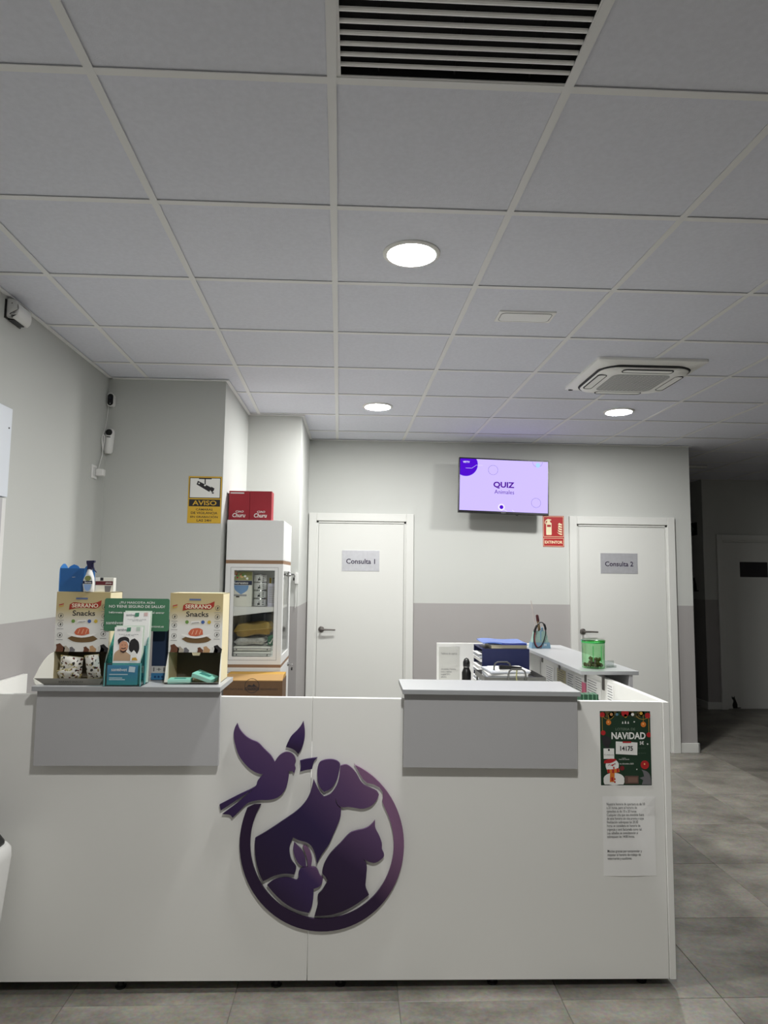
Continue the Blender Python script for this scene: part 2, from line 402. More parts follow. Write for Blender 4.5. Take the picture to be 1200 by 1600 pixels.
# return air grille
gc, gr = GRILLE
t = thing('air_grille', 'white louvred air grille with dark slots in the ceiling', 'vent', (gx(gc, gr)+.3+SK*.3, gy(gr)+.3, H))
obj('duct', box(-.285, .285, -.285, .285, .030, .045), mat('duct_black', (10, 10, 14), .9), t)
DUCT = mat('duct_black', (10, 10, 14), .9)
for a in ((-.297, .297, -.297, -.284), (-.297, .297, .284, .297), (-.299, -.284, -.284, .284), (.284, .299, -.284, .284)):
    obj('frame', box(a[0], a[1], a[2], a[3], .003, .006), BAR, t); obj('duct_wall', box(a[0], a[1], a[2], a[3], .0062, .045), DUCT, t)
bm = B(); prof = [(-.0072, .002), (-.0055, -.0012), (-.001, -.003), (.004, -.0018), (.007, .002), (.003, .003), (-.003, .003)]
prism(prof, -.284, .284, bm, 'YZ')
bmesh.ops.recalc_face_normals(bm, faces=bm.faces[:]); sme = bpy.data.meshes.new('slat'); bm.to_mesh(sme); bm.free(); sme.materials.append(mat('slat_enamel', (250, 250, 248), .35))
for k in range(17): link('slat', sme, None, t, (0, .254-k*.0330, .009))
for x in (-.19, 0.0, .19): obj('rib', box(x-.002, x+.002, -.283, .283, .016, .024), mat('duct_black', (10, 10, 14)), t)
# air conditioner cassette
t = thing('air_conditioner', 'square white ceiling cassette air conditioner with grey mesh intake', 'air conditioner', (1.66, 4.02, H))
S = .318
bm = B(); rows = []
for s, z in ((S, .004), (S, -.010), (S-.008, -.015), (.272, -.024), (.262, -.028)):
    rows.append([bm.verts.new((a*1., b*1., z)) for a, b in (rrect(-s, s, -s, s, .012 if s > .3 else .06))])
for A, C in zip(rows, rows[1:]):
    for k in range(len(A)): j = (k+1) % len(A); bm.faces.new((A[k], A[j], C[j], C[k]))
bm.faces.new(rows[-1]); obj('panel', bm, mat('appliance_white', (246, 246, 242), .4), t, smooth=True)
core = B(); rows = []
for s, z, r in ((.255, -.026, .10), (.262, -.036, .10), (.256, -.044, .10), (.19, -.0505, .06)):
    rows.append([core.verts.new((a, b, z)) for a, b in rrect(-s, s, -s, s, r, 8)])
for A, C in zip(rows, rows[1:]):
    for k in range(len(A)): j = (k+1) % len(A); core.faces.new((A[k], A[j], C[j], C[k]))
core.faces.new(rows[-1]); obj('centre_panel', core, mat('appliance_white', (246, 246, 242), .4), t, smooth=True)
SLOT = mat('slot_dark', (45, 46, 48), .7)
bm = B(); tube([(a, b, -.029) for a, b in rrect(-.266, .266, -.266, .266, .104, 8)], .0075, 6, bm, closed=True); obj('outlet_gap', bm, SLOT, t)
for k in range(4):
    a = k*math.pi/2
    v = B(); prism(rrect(-.142, .142, .206, .250, .018), -.0495, -.0440, v, 'XY'); bmesh.ops.rotate(v, verts=v.verts, matrix=Matrix.Rotation(a, 3, 'Z'))
    o = obj('louvre', v, mat('appliance_white', (246, 246, 242), .4), t)
    v = B(); tube([(a_, b_, -.0478) for a_, b_ in rrect(-.146, .146, .203, .254, .02)], .0036, 5, v, closed=True); bmesh.ops.rotate(v, verts=v.verts, matrix=Matrix.Rotation(a, 3, 'Z')); obj('louvre_gap', v, SLOT, o)
MESHM = mat('intake_grey', (172, 173, 172), .6)
v = B(); prism(rrect(-.172, .172, -.172, .172, .045), -.0525, -.050, v, 'XY'); gi = obj('intake', v, MESHM, t)
cells = B()
for i in range(-6, 7):
    for j in range(-6, 7):
        x, y = i*.0252, j*.0252
        if abs(i) == 6 and abs(j) == 6: continue
        box(x-.0042, x+.0042, y-.0032, y+.0032, -.0536, -.0525, cells)
o = obj('intake_stud', cells, mat('stud_white', (215, 215, 212), .5), gi); o['kind'] = 'stuff'
obj('receiver', (lambda b_: (bmesh.ops.translate(b_, verts=b_.verts, vec=(-.285, .29, -.0165)), b_)[1])(lathe([(0, -.004), (.014, -.004), (.016, 0)], 20)), SLOT, t)
# small unlit hall lamp
t = thing('hall_light', 'unlit slim white lamp on the dark hallway ceiling', 'light', (3.62, 7.24, H-.02))
obj('housing', box(-.17, .17, -.03, .03, 0, .02), PLW, t, bevel=.004); obj('diffuser', box(-.15, .15, -.022, .022, -.006, .0), mat('frosted_plastic', (206, 208, 206), .3), t)
# ================================================================== RECEPTION COUNTER
YC = 2.71; TILT = .008
ctr = thing('reception_counter', 'long white laminate reception counter with a right wing', 'counter', (0, YC, 0))
def ct(x): return 1.0675-TILT*x          # top, bottom heights: the counter stands slightly out of level
def cb(x): return .038-TILT*x*.8
def slab(x0, x1, y0, y1, zb=None, zt=None):
    bm = B(); v = []
    for z in (0, 1):
        for x, y in ((x0, y0), (x1, y0), (x1, y1), (x0, y1)): v.append(bm.verts.new((x, y, (zt or ct)(x) if z else (zb or cb)(x))))
    for f in ((0, 3, 2, 1), (4, 5, 6, 7), (0, 1, 5, 4), (1, 2, 6, 5), (2, 3, 7, 6), (3, 0, 4, 7)): bm.faces.new([v[i] for i in f])
    return bm
obj('front_panel', slab(XL+.002, -.1605, 0, .022), WHITE, ctr, bevel=.0012)
obj('front_panel', slab(-.1585, 1.2095, 0, .022), WHITE, ctr, bevel=.0012)
obj('wing_panel', slab(1.2115, 1.2355, -.004, 1.825), WHITE, ctr, bevel=.0012)
obj('worktop', box(XL+.035, 1.209, .03, .62, .735, .76), WHITE, ctr)
obj('wing_worktop', box(.35, 1.209, .625, 1.785, .755, .78), WHITE, ctr)
obj('light_block_panel', box(XL+.035, 1.209, .025, .60, .045, .062), WHITE, ctr)  # unseen board, added to keep light behind from leaking under the front
obj('rear_panel', box(.532, 1.209, 1.79, 1.812, .05, 1.112), WHITE, ctr, bevel=.0012)
for x in (-1.45, -.855, -.277, -.036, .542, 1.12):
    obj('foot', lathe([(0, 0), (.019, 0), (.021, .006), (.013, .010), (.012, cb(x)+.004)], 16, c=(x, .045, 0)), BLACK, ctr, smooth=True)
for y in (.6, 1.15, 1.78):
    obj('foot', lathe([(0, 0), (.019, 0), (.021, .006), (.012, .010), (.012, cb(1.22)+.002)], 16, c=(1.2235, y, 0)), BLACK, ctr, smooth=True)
obj('foot', lathe([(0, 0), (.019, 0), (.021, .006), (.012, .010), (.012, .052)], 16, c=(.57, 1.8, 0)), BLACK, ctr, smooth=True)
# raised ledges: a shelf board with a hanging fascia, on steel brackets
LZ = 1.118
def ledge(label, x0, x1, ztop, tilt):
    t = thing('counter_ledge', label, 'shelf', ((x0+x1)/2, 2.635, 0), group='raised counter ledges', rot=(0, tilt, 0))
    w = (x1-x0)/2
    t.location.z = ztop
    obj('shelf_board', box(-w, w, 0, .265, -.018, 0), GREYTOP, t, bevel=.0012)
    obj('fascia', box(-w+.008, w-.004, .030, .048, -.294, -.018), GREY, t, bevel=.0012)
    for x in (-w*.6, w*.6):
        b_ = box(x-.015, x+.015, .0975, .101, -.12, -.018); box(x-.015, x+.015, .1, .19, -.022, -.018, b_); obj('bracket', b_, DARKM, t)
        obj('spacer', box(x-.03, x+.03, .048, .076, -.25, -.06), WHITE, t)
    return t
LL = ledge('grey raised ledge on the counter carrying the snack display boxes', -1.192, -.500, 1.1185, 0)
LR = ledge('empty grey raised ledge on the middle of the counter', .183, .863, 1.1105, .009)
t = thing('counter_ledge', 'grey ledge on the right wing of the counter, holding the green jar', 'shelf', (1.218, 3.285, 1.100), group='raised counter ledges')
obj('shelf_board', box(-.140, .140, 0, 1.265, -.018, 0), GREYTOP, t, bevel=.0012)
obj('fascia', box(.094, .112, .005, 1.255, -.27, -.018), GREY, t, bevel=.0012)
for y in (.07, .33, .80, 1.17):
    b_ = box(-.0105, -.0065, y-.014, y+.014, -.10, -.018); box(-.10, -.0065, y-.014, y+.014, -.0215, -.018, b_)
    obj('bracket', b_, DARKM, t)
    obj('spacer', box(.0185, .094, y-.03, y+.03, -.24, -.08), WHITE, t)
# ------------------------------------------------------------------ emblem on the counter front
EB = Vector((-.11, YC-.006, .216))
def em(pts): return [(lambda p: (p.x-EB.x, p.z-EB.z))(atY(330+x/3.75, 1110+y/3.75, YC-.016)) for x, y in pts]
t = thing('counter_emblem', 'purple animal emblem with bird, dog, cat and rabbit inside a ring', 'emblem', EB)
DK, MD, LT, MV = (34, 14, 50), (58, 38, 88), (92, 66, 106), (132, 96, 130)
def emb(name, pts, stops, lo, hi, direction, n=5, part_parent=None):
    p = curve(em(pts), n); m = grad('emblem_'+name+str(len(MATS)), stops, lo=lo, hi=hi, direction=direction, rough=.45)
    return obj(name, prism(p, -.009, 0), m, part_parent or t)
# ring: outer edge from upper left round the bottom to the upper right tip, inner edge back
def ell(cx, cy, rx, ry, a0, a1, n): return [(cx+rx*math.cos(math.radians(a0+(a1-a0)*k/n)), cy+ry*math.sin(math.radians(a0+(a1-a0)*k/n))) for k in range(n+1)]
o_ = ell(648, 787, 482, 510, 205, -66, 64)+[(838, 312)]
i_ = [(870, 372), (888, 402), (912, 424), (952, 434), (986, 452), (1004, 478), (1007, 505), (1002, 535)]+ell(649, 785, 421, 440, -33, 212, 60)[1:]+[(250, 553)]
ring_pts = o_+i_
m = grad('emblem_ring', [(0, DK), (.55, (42, 20, 56)), (.78, MV), (1, MV)], lo=-.25, hi=.62, direction=(.75, 0, .66), rough=.45)
obj('ring', prism(em(ring_pts), -.009, 0), m, t)
emb('ring_tab', [(520, 295), (560, 285), (622, 277), (602, 302), (590, 345), (555, 350), (520, 360), (524, 328)], [(0, DK), (1, MD)], .4, .7, (0, 0, 1))
bird = [(152, 75), (165, 108), (195, 145), (230, 170), (275, 190), (312, 228), (350, 266), (372, 303), (386, 280), (407, 258), (435, 245), (465, 250), (488, 272), (495, 300), (488, 322), (494, 342), (485, 370), (476, 355), (455, 357), (452, 400), (440, 450), (415, 490), (380, 515), (335, 525), (280, 526), (235, 535), (205, 550), (170, 585), (125, 630), (108, 613), (65, 608), (150, 545), (248, 461), (150, 525), (55, 588), (48, 553), (150, 500), (257, 447), (272, 412), (303, 375), (270, 368), (230, 345), (190, 305), (160, 260), (140, 200), (132, 150), (136, 108)]
emb('bird', bird, [(0, DK), (.35, MD), (.7, LT), (1, MV)], .05, .62, (.45, 0, .75), n=4)
emb('bird_wing', [(540, 62), (525, 90), (505, 115), (470, 150), (450, 185), (437, 215), (465, 222), (490, 235), (510, 257), (530, 225), (545, 175), (548, 120)], [(0, DK), (.4, MD), (1, LT)], .63, .78, (.2, 0, 1))
dogbody = [(600, 405), (615, 440), (638, 483), (660, 508), (700, 490), (735, 440), (750, 385), (757, 325), (790, 318), (820, 335), (850, 370), (875, 415), (900, 440), (940, 458), (970, 474), (983, 495), (970, 525), (945, 555), (912, 572), (880, 577), (845, 572), (805, 566), (765, 568), (742, 553), (730, 518), (731, 540), (743, 562), (761, 576), (758, 622), (740, 672), (715, 730), (690, 785), (660, 828), (640, 858), (618, 902), (612, 855), (592, 803), (560, 775), (515, 762), (480, 745), (463, 785), (458, 830), (470, 880), (497, 920), (487, 962), (430, 958), (375, 968), (332, 988), (303, 1003), (280, 950), (262, 880), (255, 810), (258, 748), (330, 706), (420, 646), (500, 590), (550, 538), (580, 482)]
emb('dog', dogbody, [(0, (32, 12, 46)), (.45, (42, 26, 72)), (.72, LT), (1, MV)], -.05, .52, (.62, 0, .6), n=4)
emb('dog_ear', [(623, 400), (622, 345), (634, 307), (660, 292), (700, 287), (735, 295), (755, 316), (750, 355), (738, 402), (715, 445), (690, 466), (662, 478), (640, 455), (628, 428)], [(0, MD), (1, LT)], .43, .72, (.1, 0, 1))
emb('cat', [(960, 643), (962, 690), (984, 735), (1000, 780), (1001, 815), (1013, 845), (1005, 866), (965, 893), (930, 890), (890, 872), (905, 890), (912, 922), (908, 980), (905, 1035), (924, 1082), (860, 1130), (790, 1170), (700, 1200), (605, 1207), (625, 1130), (624, 1085), (650, 1055), (682, 1000), (668, 975), (650, 950), (662, 900), (690, 850), (720, 815), (760, 775), (810, 722), (850, 706), (890, 697), (920, 684), (945, 662)], [(0, (32, 12, 46)), (.45, (44, 24, 62)), (.8, LT), (1, MV)], .05, .42, (.5, 0, .7), n=4)
emb('rabbit', [(556, 919), (585, 918), (610, 922), (625, 940), (635, 965), (655, 985), (648, 1015), (630, 1035), (600, 1047), (598, 1100), (590, 1150), (572, 1188), (500, 1170), (430, 1130), (370, 1075), (328, 1025), (360, 1000), (400, 986), (450, 983), (500, 997), (512, 978), (512, 947), (530, 924)], [(0, (32, 12, 46)), (.6, MD), (1, MV)], -.05, .22, (.7, 0, .75), n=4)
emb('rabbit_ear', [(485, 775), (500, 790), (530, 820), (550, 868), (556, 917), (535, 915), (510, 895), (490, 858), (481, 815)], [(0, MD), (1, LT)], .16, .34, (0, 0, 1))
emb('rabbit_ear', [(537, 792), (560, 800), (580, 832), (590, 872), (585, 917), (566, 918), (562, 872), (550, 830)], [(0, MD), (1, MV)], .16, .34, (0, 0, 1))
# ------------------------------------------------------------------ poster and notice taped to the counter
def C(name, rgb, r=.7): return mat('print_'+name, rgb, r)
RED, GRN, WHT, GOLD, ORG, PNK = C('red', (178, 30, 34)), C('green', (20, 52, 32)), C('white', (236, 236, 232)), C('gold', (206, 160, 60)), C('orange', (214, 120, 40)), C('pink', (232, 120, 152))
NAVY, GRAYP = C('navy', (28, 36, 66)), C('grey', (110, 108, 112))
t = thing('lottery_poster', 'dark green Christmas lottery poster with snowman on the counter', 'poster', (1.0605, YC, .741))
W_, H_ = .2, .2815
# sheet: bent slightly at the lower edge
def sheet(w, h, bow=.002, curl=.0, n=8):
    bm = B(); rows = []
    for j in range(n+1):
        z = h*j/n; rows.append([bm.verts.new((-w/2+w*i/6, -.0006-bow*math.sin(math.pi*i/6)*(1-j/n)-curl*max(0, (i/6-.6))*max(0, (j/n-.75))*4, z)) for i in range(7)])
    for a, b in zip(rows, rows[1:]):
        for i in range(6): bm.faces.new((a[i], a[i+1], b[i+1], b[i]))
    return bm
obj('border', flat(rect(-W_/2-.001, W_/2+.001, -.004, H_+.003), -.0004), PAPER, t)
obj('sheet', flat(rect(-W_/2, W_/2, 0, H_), -.0008), GRN, t)
PZ = lambda fx, fz: (-W_/2+W_*fx, H_*(1-fz))     # fractions of the poster from its upper left corner
def pd(fx, fz, r, m, y=-.0014, rz=None, n=20): print_(t, [(max(-W_/2, min(W_/2, a)), max(0, min(H_, b))) for a, b in disc(*PZ(fx, fz), r, n, rz)], m, y)
foliage = []
random.seed(3)
LEAF = C('leaf', (38, 72, 40))
for k in range(16): pd(random.random(), random.random()*.05+.01, .008+.006*random.random(), C('leaf%d' % (k % 3), ((30, 60, 34), (60, 62, 34), (86, 74, 40))[k % 3]), -.0010, n=9)
for fx, fz, r, m in ((.05, .05, .010, RED), (.5, .025, .015, RED), (.95, .06, .011, RED), (.23, .045, .006, C('tan', (190, 140, 90))), (.34, .045, .0055, C('teal', (90, 130, 150))), (.65, .045, .006, WHT), (.82, .03, .006, GOLD), (.17, .155, .0102, ORG), (.86, .18, .0105, ORG), (.06, .295, .0095, RED), (.965, .32, .0095, RED), (.51, .065, .0065, GOLD), (.87, .725, .0165, RED), (.42, .77, .009, C('deepred', (120, 26, 30)))):
    pd(fx, fz, r, m, -.0016)
for fx, fz in ((.165, .148), (.855, .172), (.865, .715)): pd(fx, fz, .003, C('shine', (244, 190, 120)), -.0019, n=10)
def ln(pts, m, r=.0006, y=-.0018, par=None, name='print'):
    bm = B()
    for (ax, az), (bx, bz) in zip(pts, pts[1:]):
        d = Vector((bx-ax, bz-az)); 
        if d.length < 1e-7: continue
        d.normalize(); nx, nz = -d.y*r, d.x*r
        flat([(ax+nx, az+nz), (ax-nx, az-nz), (bx-nx, bz-nz), (bx+nx, bz+nz)], y, bm)
    return obj(name, bm, m, par or t)
for fx, a, b in ((.045, .07, .27), (.17, .05, .12), (.86, .05, .14), (.965, .1, .29)): ln([PZ(fx, a), PZ(fx, b)], GOLD)
ln([PZ(.06, .07), PZ(.1, .1), PZ(.16, .115), PZ(.22, .105), PZ(.28, .07)], GOLD); ln([PZ(.72, .07), PZ(.78, .1), PZ(.86, .115), PZ(.95, .09)], GOLD)
def star(cx, cz, r, n=5): return [(cx+(r if k % 2 == 0 else r*.45)*math.sin(math.pi*k/n), cz+(r if k % 2 == 0 else r*.45)*math.cos(math.pi*k/n)) for k in range(2*n)]
for fx, fz, r in ((.68, .145, .004), (.935, .445, .0042), (.71, .785, .0032)): print_(t, star(*PZ(fx, fz), r), WHT, -.0016)
for fx, s in ((.45, .9), (.505, 1.1), (.56, .9)):
    x, z = PZ(fx, .17); print_(t, [(x-.0035*s, z), (x+.0035*s, z), (x+.002*s, z+.004*s), (x+.0025*s, z+.004*s), (x, z+.011*s), (x-.0025*s, z+.004*s), (x-.002*s, z+.004*s)], WHT, -.0016)
txt(t, 'LOTERIA DE', *PZ(.50, .245), w=.078, h=.0095, y=-.0016, m=C('dimwhite', (120, 136, 120)))
txt(t, 'NAViDAD', *PZ(.56, .333), w=.135, h=.0265, y=-.0016, m=WHT, bold=.03)
txt(t, '5€', *PZ(.82, .43), w=.0165, h=.0135, y=-.0016, m=WHT, bold=.02)
print_(t, [PZ(.305, .41), PZ(.735, .425), PZ(.725, .595), PZ(.30, .58)][::-1], WHT, -.0016); print_(t, rect(*[PZ(.44, 0)[0], PZ(.61, 0)[0]], PZ(0, .43)[1], PZ(0, .41)[1]), RED, -.0020)
txt(t, '14175', *PZ(.515, .505), w=.05, h=.0185, y=-.0020, m=INK, bold=.03)
print_(t, rect(PZ(.06, 0)[0], PZ(.27, 0)[0], PZ(0, .645)[1], PZ(0, .505)[1]), WHT, -.0016)
print_(t, disc(*PZ(.165, .525), .004, 10), INK, -.0020); txt(t, 'Colabora', *PZ(.165, .59), w=.036, h=.0048, y=-.0020)
print_(t, curve([PZ(*p) for p in ((.03, .36), (.1, .33), (.2, .36), (.21, .42), (.17, .47), (.18, .5), (.12, .5), (.06, .45))], 4), INK, -.0014)
txt(t, 'CADA\nTIRO DE SUERTE', *PZ(.46, .645), w=.042, h=.008, y=-.0016, m=WHT); txt(t, '22 de diciembre 2025', *PZ(.49, .71), w=.064, h=.0055, y=-.0016, m=WHT)
for fz in (.50, .57): txt(t, 'por decimo', *PZ(.82, fz), w=.03, h=.003, y=-.0016, m=C('dimwhite', (120, 136, 120)))
# snowman print
pd(.255, .915, .041, WHT, -.0016, rz=.0235*1.0, n=28); 
print_(t, [p for p in disc(*PZ(.255, .945), .041, 28, .028) if p[1] > .0005]+[], WHT, -.0017)
pd(.225, .735, .026, WHT, -.0018, n=26)
print_(t, curve([PZ(*p) for p in ((.06, .705), (.07, .67), (.17, .645), (.28, .645), (.315, .66), (.2, .70))], 4), RED, -.0021)
print_(t, [PZ(.12, .79), PZ(.36, .775), PZ(.37, .82), PZ(.27, .835), PZ(.26, .955), PZ(.17, .955), PZ(.18, .835), PZ(.13, .835)], ORG, -.0021)
for p in ((.15, .815), (.24, .815), (.33, .80), (.22, .92)): print_(t, [PZ(p[0]-.02, p[1]+.02), PZ(p[0]+.02, p[1]+.02), PZ(p[0]+.02, p[1]-.03), PZ(p[0]-.02, p[1]-.03)], RED, -.0024)
print_(t, [PZ(.2, .725), PZ(.30, .705), PZ(.22, .745)], RED, -.0022); pd(.255, .765, .003, RED, -.0022, rz=.0045, n=10)
ln([PZ(.145, .735), PZ(.17, .72), PZ(.195, .735)], INK, .0007, -.0023); ln([PZ(.255, .72), PZ(.275, .705), PZ(.295, .72)], INK, .0007, -.0023)
for fz in (.915, .955): pd(.27, fz, .0034, RED, -.0022, n=12)
print_(t, rect(PZ(.47, 0)[0], PZ(.74, 0)[0], .006, .036), C('sepia', (96, 74, 66)), -.0016); print_(t, rect(PZ(.53, 0)[0], PZ(.72, 0)[0], .011, .031), C('sepia2', (126, 96, 84)), -.0019)
print_(t, curve([PZ(*p) for p in ((.8, .99), (.83, .93), (.76, .90), (.85, .88), (.83, .82), (.8, .79), (.86, .80), (.92, .82), (.97, .87), (.99, .99))], 3), GRAYP, -.0016)
# typed notice
t = thing('notice_sheet', 'white sheet of typed opening hours taped below the Christmas poster', 'notice', (1.0675, YC, .405))
obj('sheet', sheet(.205, .295, .003, .014), PAPER, t)
lines = ['Nuestro horario de apertura es de 10', 'a 21 horas, pero el horario de', 'consultas es de 10 a 20 horas.', 'Cualquier cita que sea atendida fuera', 'de este horario sin cita previa y cuya', 'finalización sobrepase las 20:30', 'horas se considera en horario de', 'urgencia y será facturada como tal.', 'Los sábados se considerarán si', 'sobrepasan las 14:00 horas.', '', '', '', 'Muchas gracias por comprender y', 'respetar el horario de trabajo de', 'veterinarios y auxiliares.']
txt(t, '\n'.join(lines), -.088, .165, w=.15, h=.214, y=-.0042, m=C('softink', (60, 60, 62)), align='LEFT', bold=.004)

# ================================================================== ON THE LEFT LEDGE
CREAM = grad('box_print_ground', [(0, (232, 231, 226)), (.62, (232, 231, 226)), (.80, (196, 180, 136)), (1, (190, 172, 126))], lo=0, hi=.345, rough=.55)
CARD_IN = mat('card_inside', (96, 90, 78), .8); CARD_SIDE = mat('card_side', (226, 214, 176), .6); CARD_W = mat('card_white', (224, 223, 214), .65)
BANNER = C('banner', (164, 48, 34)); ICON = C('icon', (70, 68, 66)); HAM = C('ham', (206, 104, 72)); KIBBLE = C('kibble', (112, 86, 50)); DOGB = C('dogbrown', (104, 62, 40)); DOGK = C('dogblack', (34, 32, 34)); DOGT = C('dogtan', (190, 150, 110))
def display_box(label, x0, x1, y, flaps):
    t = thing('snack_display_box', label, 'display box', ((x0+x1)/2, y, 1.1185), group='snack display boxes')
    w = (x1-x0)/2; h = .345; zo = .115; D = .135; T = .002
    body = box(-w, -w+T, 0, D, 0, h); box(w-T, w, 0, D, 0, h, body); box(-w, w, D-T, D, 0, h, body)
    box(-w, w, 0, D, h-T, h, body); box(-w, w, 0, D, 0, T, body)
    obj('body', body, CARD_SIDE, t)
    obj('inner_back', box(-w+T, w-T, D-2*T, D-T, T, h-T), CARD_IN, t)
    obj('front_card', box(-w, w, -T, 0, zo, h), CREAM, t)
    y1 = -T-.0006
    # printing on the front card (fractions across and up)
    fx = lambda a: -w+2*w*a
    fz = lambda a: zo+(h-zo)*a
    print_(t, rect(fx(.36), fx(.58), fz(.875), fz(.905)), C('bluebar', (96, 112, 150)), y1)
    ban = curve([(fx(.24), fz(.70)), (fx(.25), fz(.79)), (fx(.33), fz(.825)), (fx(.5), fz(.81)), (fx(.7), fz(.815)), (fx(.84), fz(.865)), (fx(.83), fz(.775)), (fx(.74), fz(.725)), (fx(.55), fz(.735)), (fx(.36), fz(.725))], 4)
    print_(t, ban, BANNER, y1); txt(t, 'SERRANO', fx(.535), fz(.772), w=2*w*.49, h=.0155, y=y1-.0005, m=C('creamtxt', (238, 226, 200)), bold=.02)
    txt(t, 'Snacks', fx(.52), fz(.645), w=2*w*.42, h=.0205, y=y1, m=INK, bold=.012)
    for k, (a, b) in enumerate(((.1, .77), (.1, .74))): print_(t, [(fx(a-.05), fz(b)), (fx(a+.04), fz(b+.02)), (fx(a+.04), fz(b+.035)), (fx(a-.05), fz(b+.015))], (RED, GOLD)[k], y1-.0002*k)
    for sx in (.095, .90):
        for b in ((.60, .455, .275) if sx < .5 else (.75, .60, .45, .30)):
            obj('print', ringflat(fx(sx), fz(b), .0085, .0098, y1), ICON, t)
            print_(t, curve([(fx(sx)-.003, fz(b)-.004), (fx(sx)+.002, fz(b)-.005), (fx(sx)+.004, fz(b)+.003), (fx(sx)-.001, fz(b)+.005)], 2), ICON, y1)
            print_(t, rect(fx(sx)-.012, fx(sx)+.012, fz(b)-.0185, fz(b)-.0165), C('softtext', (150, 148, 144)), y1)
    for a, m_ in ((.33, C('lime', (110, 150, 70))), (.63, C('blue', (66, 96, 160))), (.75, C('yellow', (206, 176, 60)))): print_(t, disc(fx(a), fz(.51), .007, 14), m_, y1)
    print_(t, [(fx(.41), fz(.485)), (fx(.57), fz(.50)), (fx(.57), fz(.53)), (fx(.41), fz(.52))], C('tagwhite', (246, 244, 240)), y1); ln([(fx(.42), fz(.495)), (fx(.56), fz(.51))], ICON, .0008, y1-.0004, t)
    print_(t, curve([(fx(.24), fz(.225)), (fx(.35), fz(.27)), (fx(.5), fz(.275)), (fx(.7), fz(.27)), (fx(.8), fz(.215)), (fx(.7), fz(.17)), (fx(.52), fz(.155)), (fx(.35), fz(.17))], 3), KIBBLE, y1)
    print_(t, curve([(fx(.36), fz(.32)), (fx(.42), fz(.39)), (fx(.55), fz(.41)), (fx(.63), fz(.38)), (fx(.64), fz(.30)), (fx(.5), fz(.27)), (fx(.4), fz(.28))], 3), HAM, y1-.0003)
    for a in (.43, .5, .57): ln([(fx(a), fz(.30)), (fx(a+.03), fz(.375))], C('hamfat', (236, 190, 160)), .0012, y1-.0006, t)
    print_(t, curve([(fx(.22), fz(.31)), (fx(.3), fz(.265)), (fx(.5), fz(.235)), (fx(.7), fz(.265)), (fx(.79), fz(.31)), (fx(.72), fz(.30)), (fx(.5), fz(.268)), (fx(.3), fz(.30))], 3), C('tagwhite', (246, 244, 240)), y1-.0008)
    for a, s, m_ in ((.12, 1.25, DOGB), (.23, .9, C('dogsand', (176, 166, 150))), (.34, .75, GRAYP), (.60, .8, DOGB), (.72, .95, DOGT), (.87, .9, C('dogwhite', (214, 212, 206))), (.93, 1.15, DOGK)):
        print_(t, curve([(fx(a)-.015*s, fz(0)), (fx(a)-.012*s, fz(0)+.012*s), (fx(a)-.014*s, fz(0)+.022*s), (fx(a)-.002*s, fz(0)+.026*s), (fx(a)+.006*s, fz(0)+.018*s), (fx(a)+.014*s, fz(0)+.012*s), (fx(a)+.012*s, fz(0))], 3), m_, y1-.0004)
    # open tray in front: cheeks, floor and lip
    dpt = .072 if flaps else .038
    obj('tray_floor', box(-w, w, -dpt, 0, 0, T), CARD_IN, t)
    spread = .03 if flaps else .004
    lip = B(); v = [lip.verts.new(p) for p in ((-w, -dpt, .001), (w, -dpt, .001), (w+spread*.6, -dpt-.016, .026 if flaps else .008), (-w-spread, -dpt-.016, .026 if flaps else .008))]
    v2 = [lip.verts.new((q.co.x, q.co.y-.0018, q.co.z)) for q in v]
    lip.faces.new(v); lip.faces.new(v2[::-1])
    for k in range(4): lip.faces.new((v[k], v[(k+1) % 4], v2[(k+1) % 4], v2[k]))
    o = obj('tray_lip', lip, mat('card_grey', (150, 147, 138), .7), t)
    txt(o, 'SERRANO SNACKS', 0, .013, w=.09, h=.007, y=-dpt-.0125, m=ICON) if flaps else None
    for s in (-1, 1):
        pts = [(0, 0), (-dpt*.98, .0), (-dpt-.012, .022), (-dpt*.72, .075), (-dpt*.3, .105), (0, .113)] if flaps else [(0, 0), (-dpt, 0), (-dpt*.6, .06), (0, .113)]
        p2 = curve(pts, 3, corner=60); bm = prism(p2, 0, T, plane='YZ')
        ang = (.42 if s < 0 else .18)*s if flaps else .05*s
        for q in bm.verts:
            q.co.x = s*w+q.co.x*-s - (q.co.y*ang)
        obj('tray_cheek', bm, CARD_W if (s < 0 or not flaps) else mat('card_grey', (150, 147, 138)), t)
    if not flaps:
        print_(t, [(-.012, zo), (-.008, zo-.012), (.018, zo-.012), (.022, zo)], CARD_SIDE, -.0012, 'tab')
    return t
dbl = display_box('snack display box with open lip full of treat bags, at the ledge left end', -1.164, -.958, 2.745, True)
dbr = display_box('snack display box holding two mint cartons, at the ledge right end', -.727, -.521, 2.748, False)
def bagprint():
    m, nt, b = new_mat('bag_print'); b.inputs['Roughness'].default_value = .35
    tc = nt.nodes.new('ShaderNodeTexCoord'); v = nt.nodes.new('ShaderNodeTexVoronoi'); v.inputs['Scale'].default_value = 150
    r = nt.nodes.new('ShaderNodeValToRGB'); r.color_ramp.interpolation = 'CONSTANT'
    cols = [(0, (232, 230, 222)), (.42, (96, 40, 34)), (.52, (228, 226, 218)), (.72, (44, 42, 40)), (.80, (170, 160, 110)), (.88, (232, 230, 224))]
    while len(r.color_ramp.elements) < len(cols): r.color_ramp.elements.new(.5)
    for e, (p, c) in zip(r.color_ramp.elements, cols): e.position = p; e.color = (*lin(c), 1)
    s = nt.nodes.new('ShaderNodeSeparateColor')
    nt.links.new(tc.outputs['Object'], v.inputs['Vector']); nt.links.new(v.outputs['Color'], s.inputs[0]); nt.links.new(s.outputs[0], r.inputs['Fac']); nt.links.new(r.outputs['Color'], b.inputs['Base Color'])
    return m
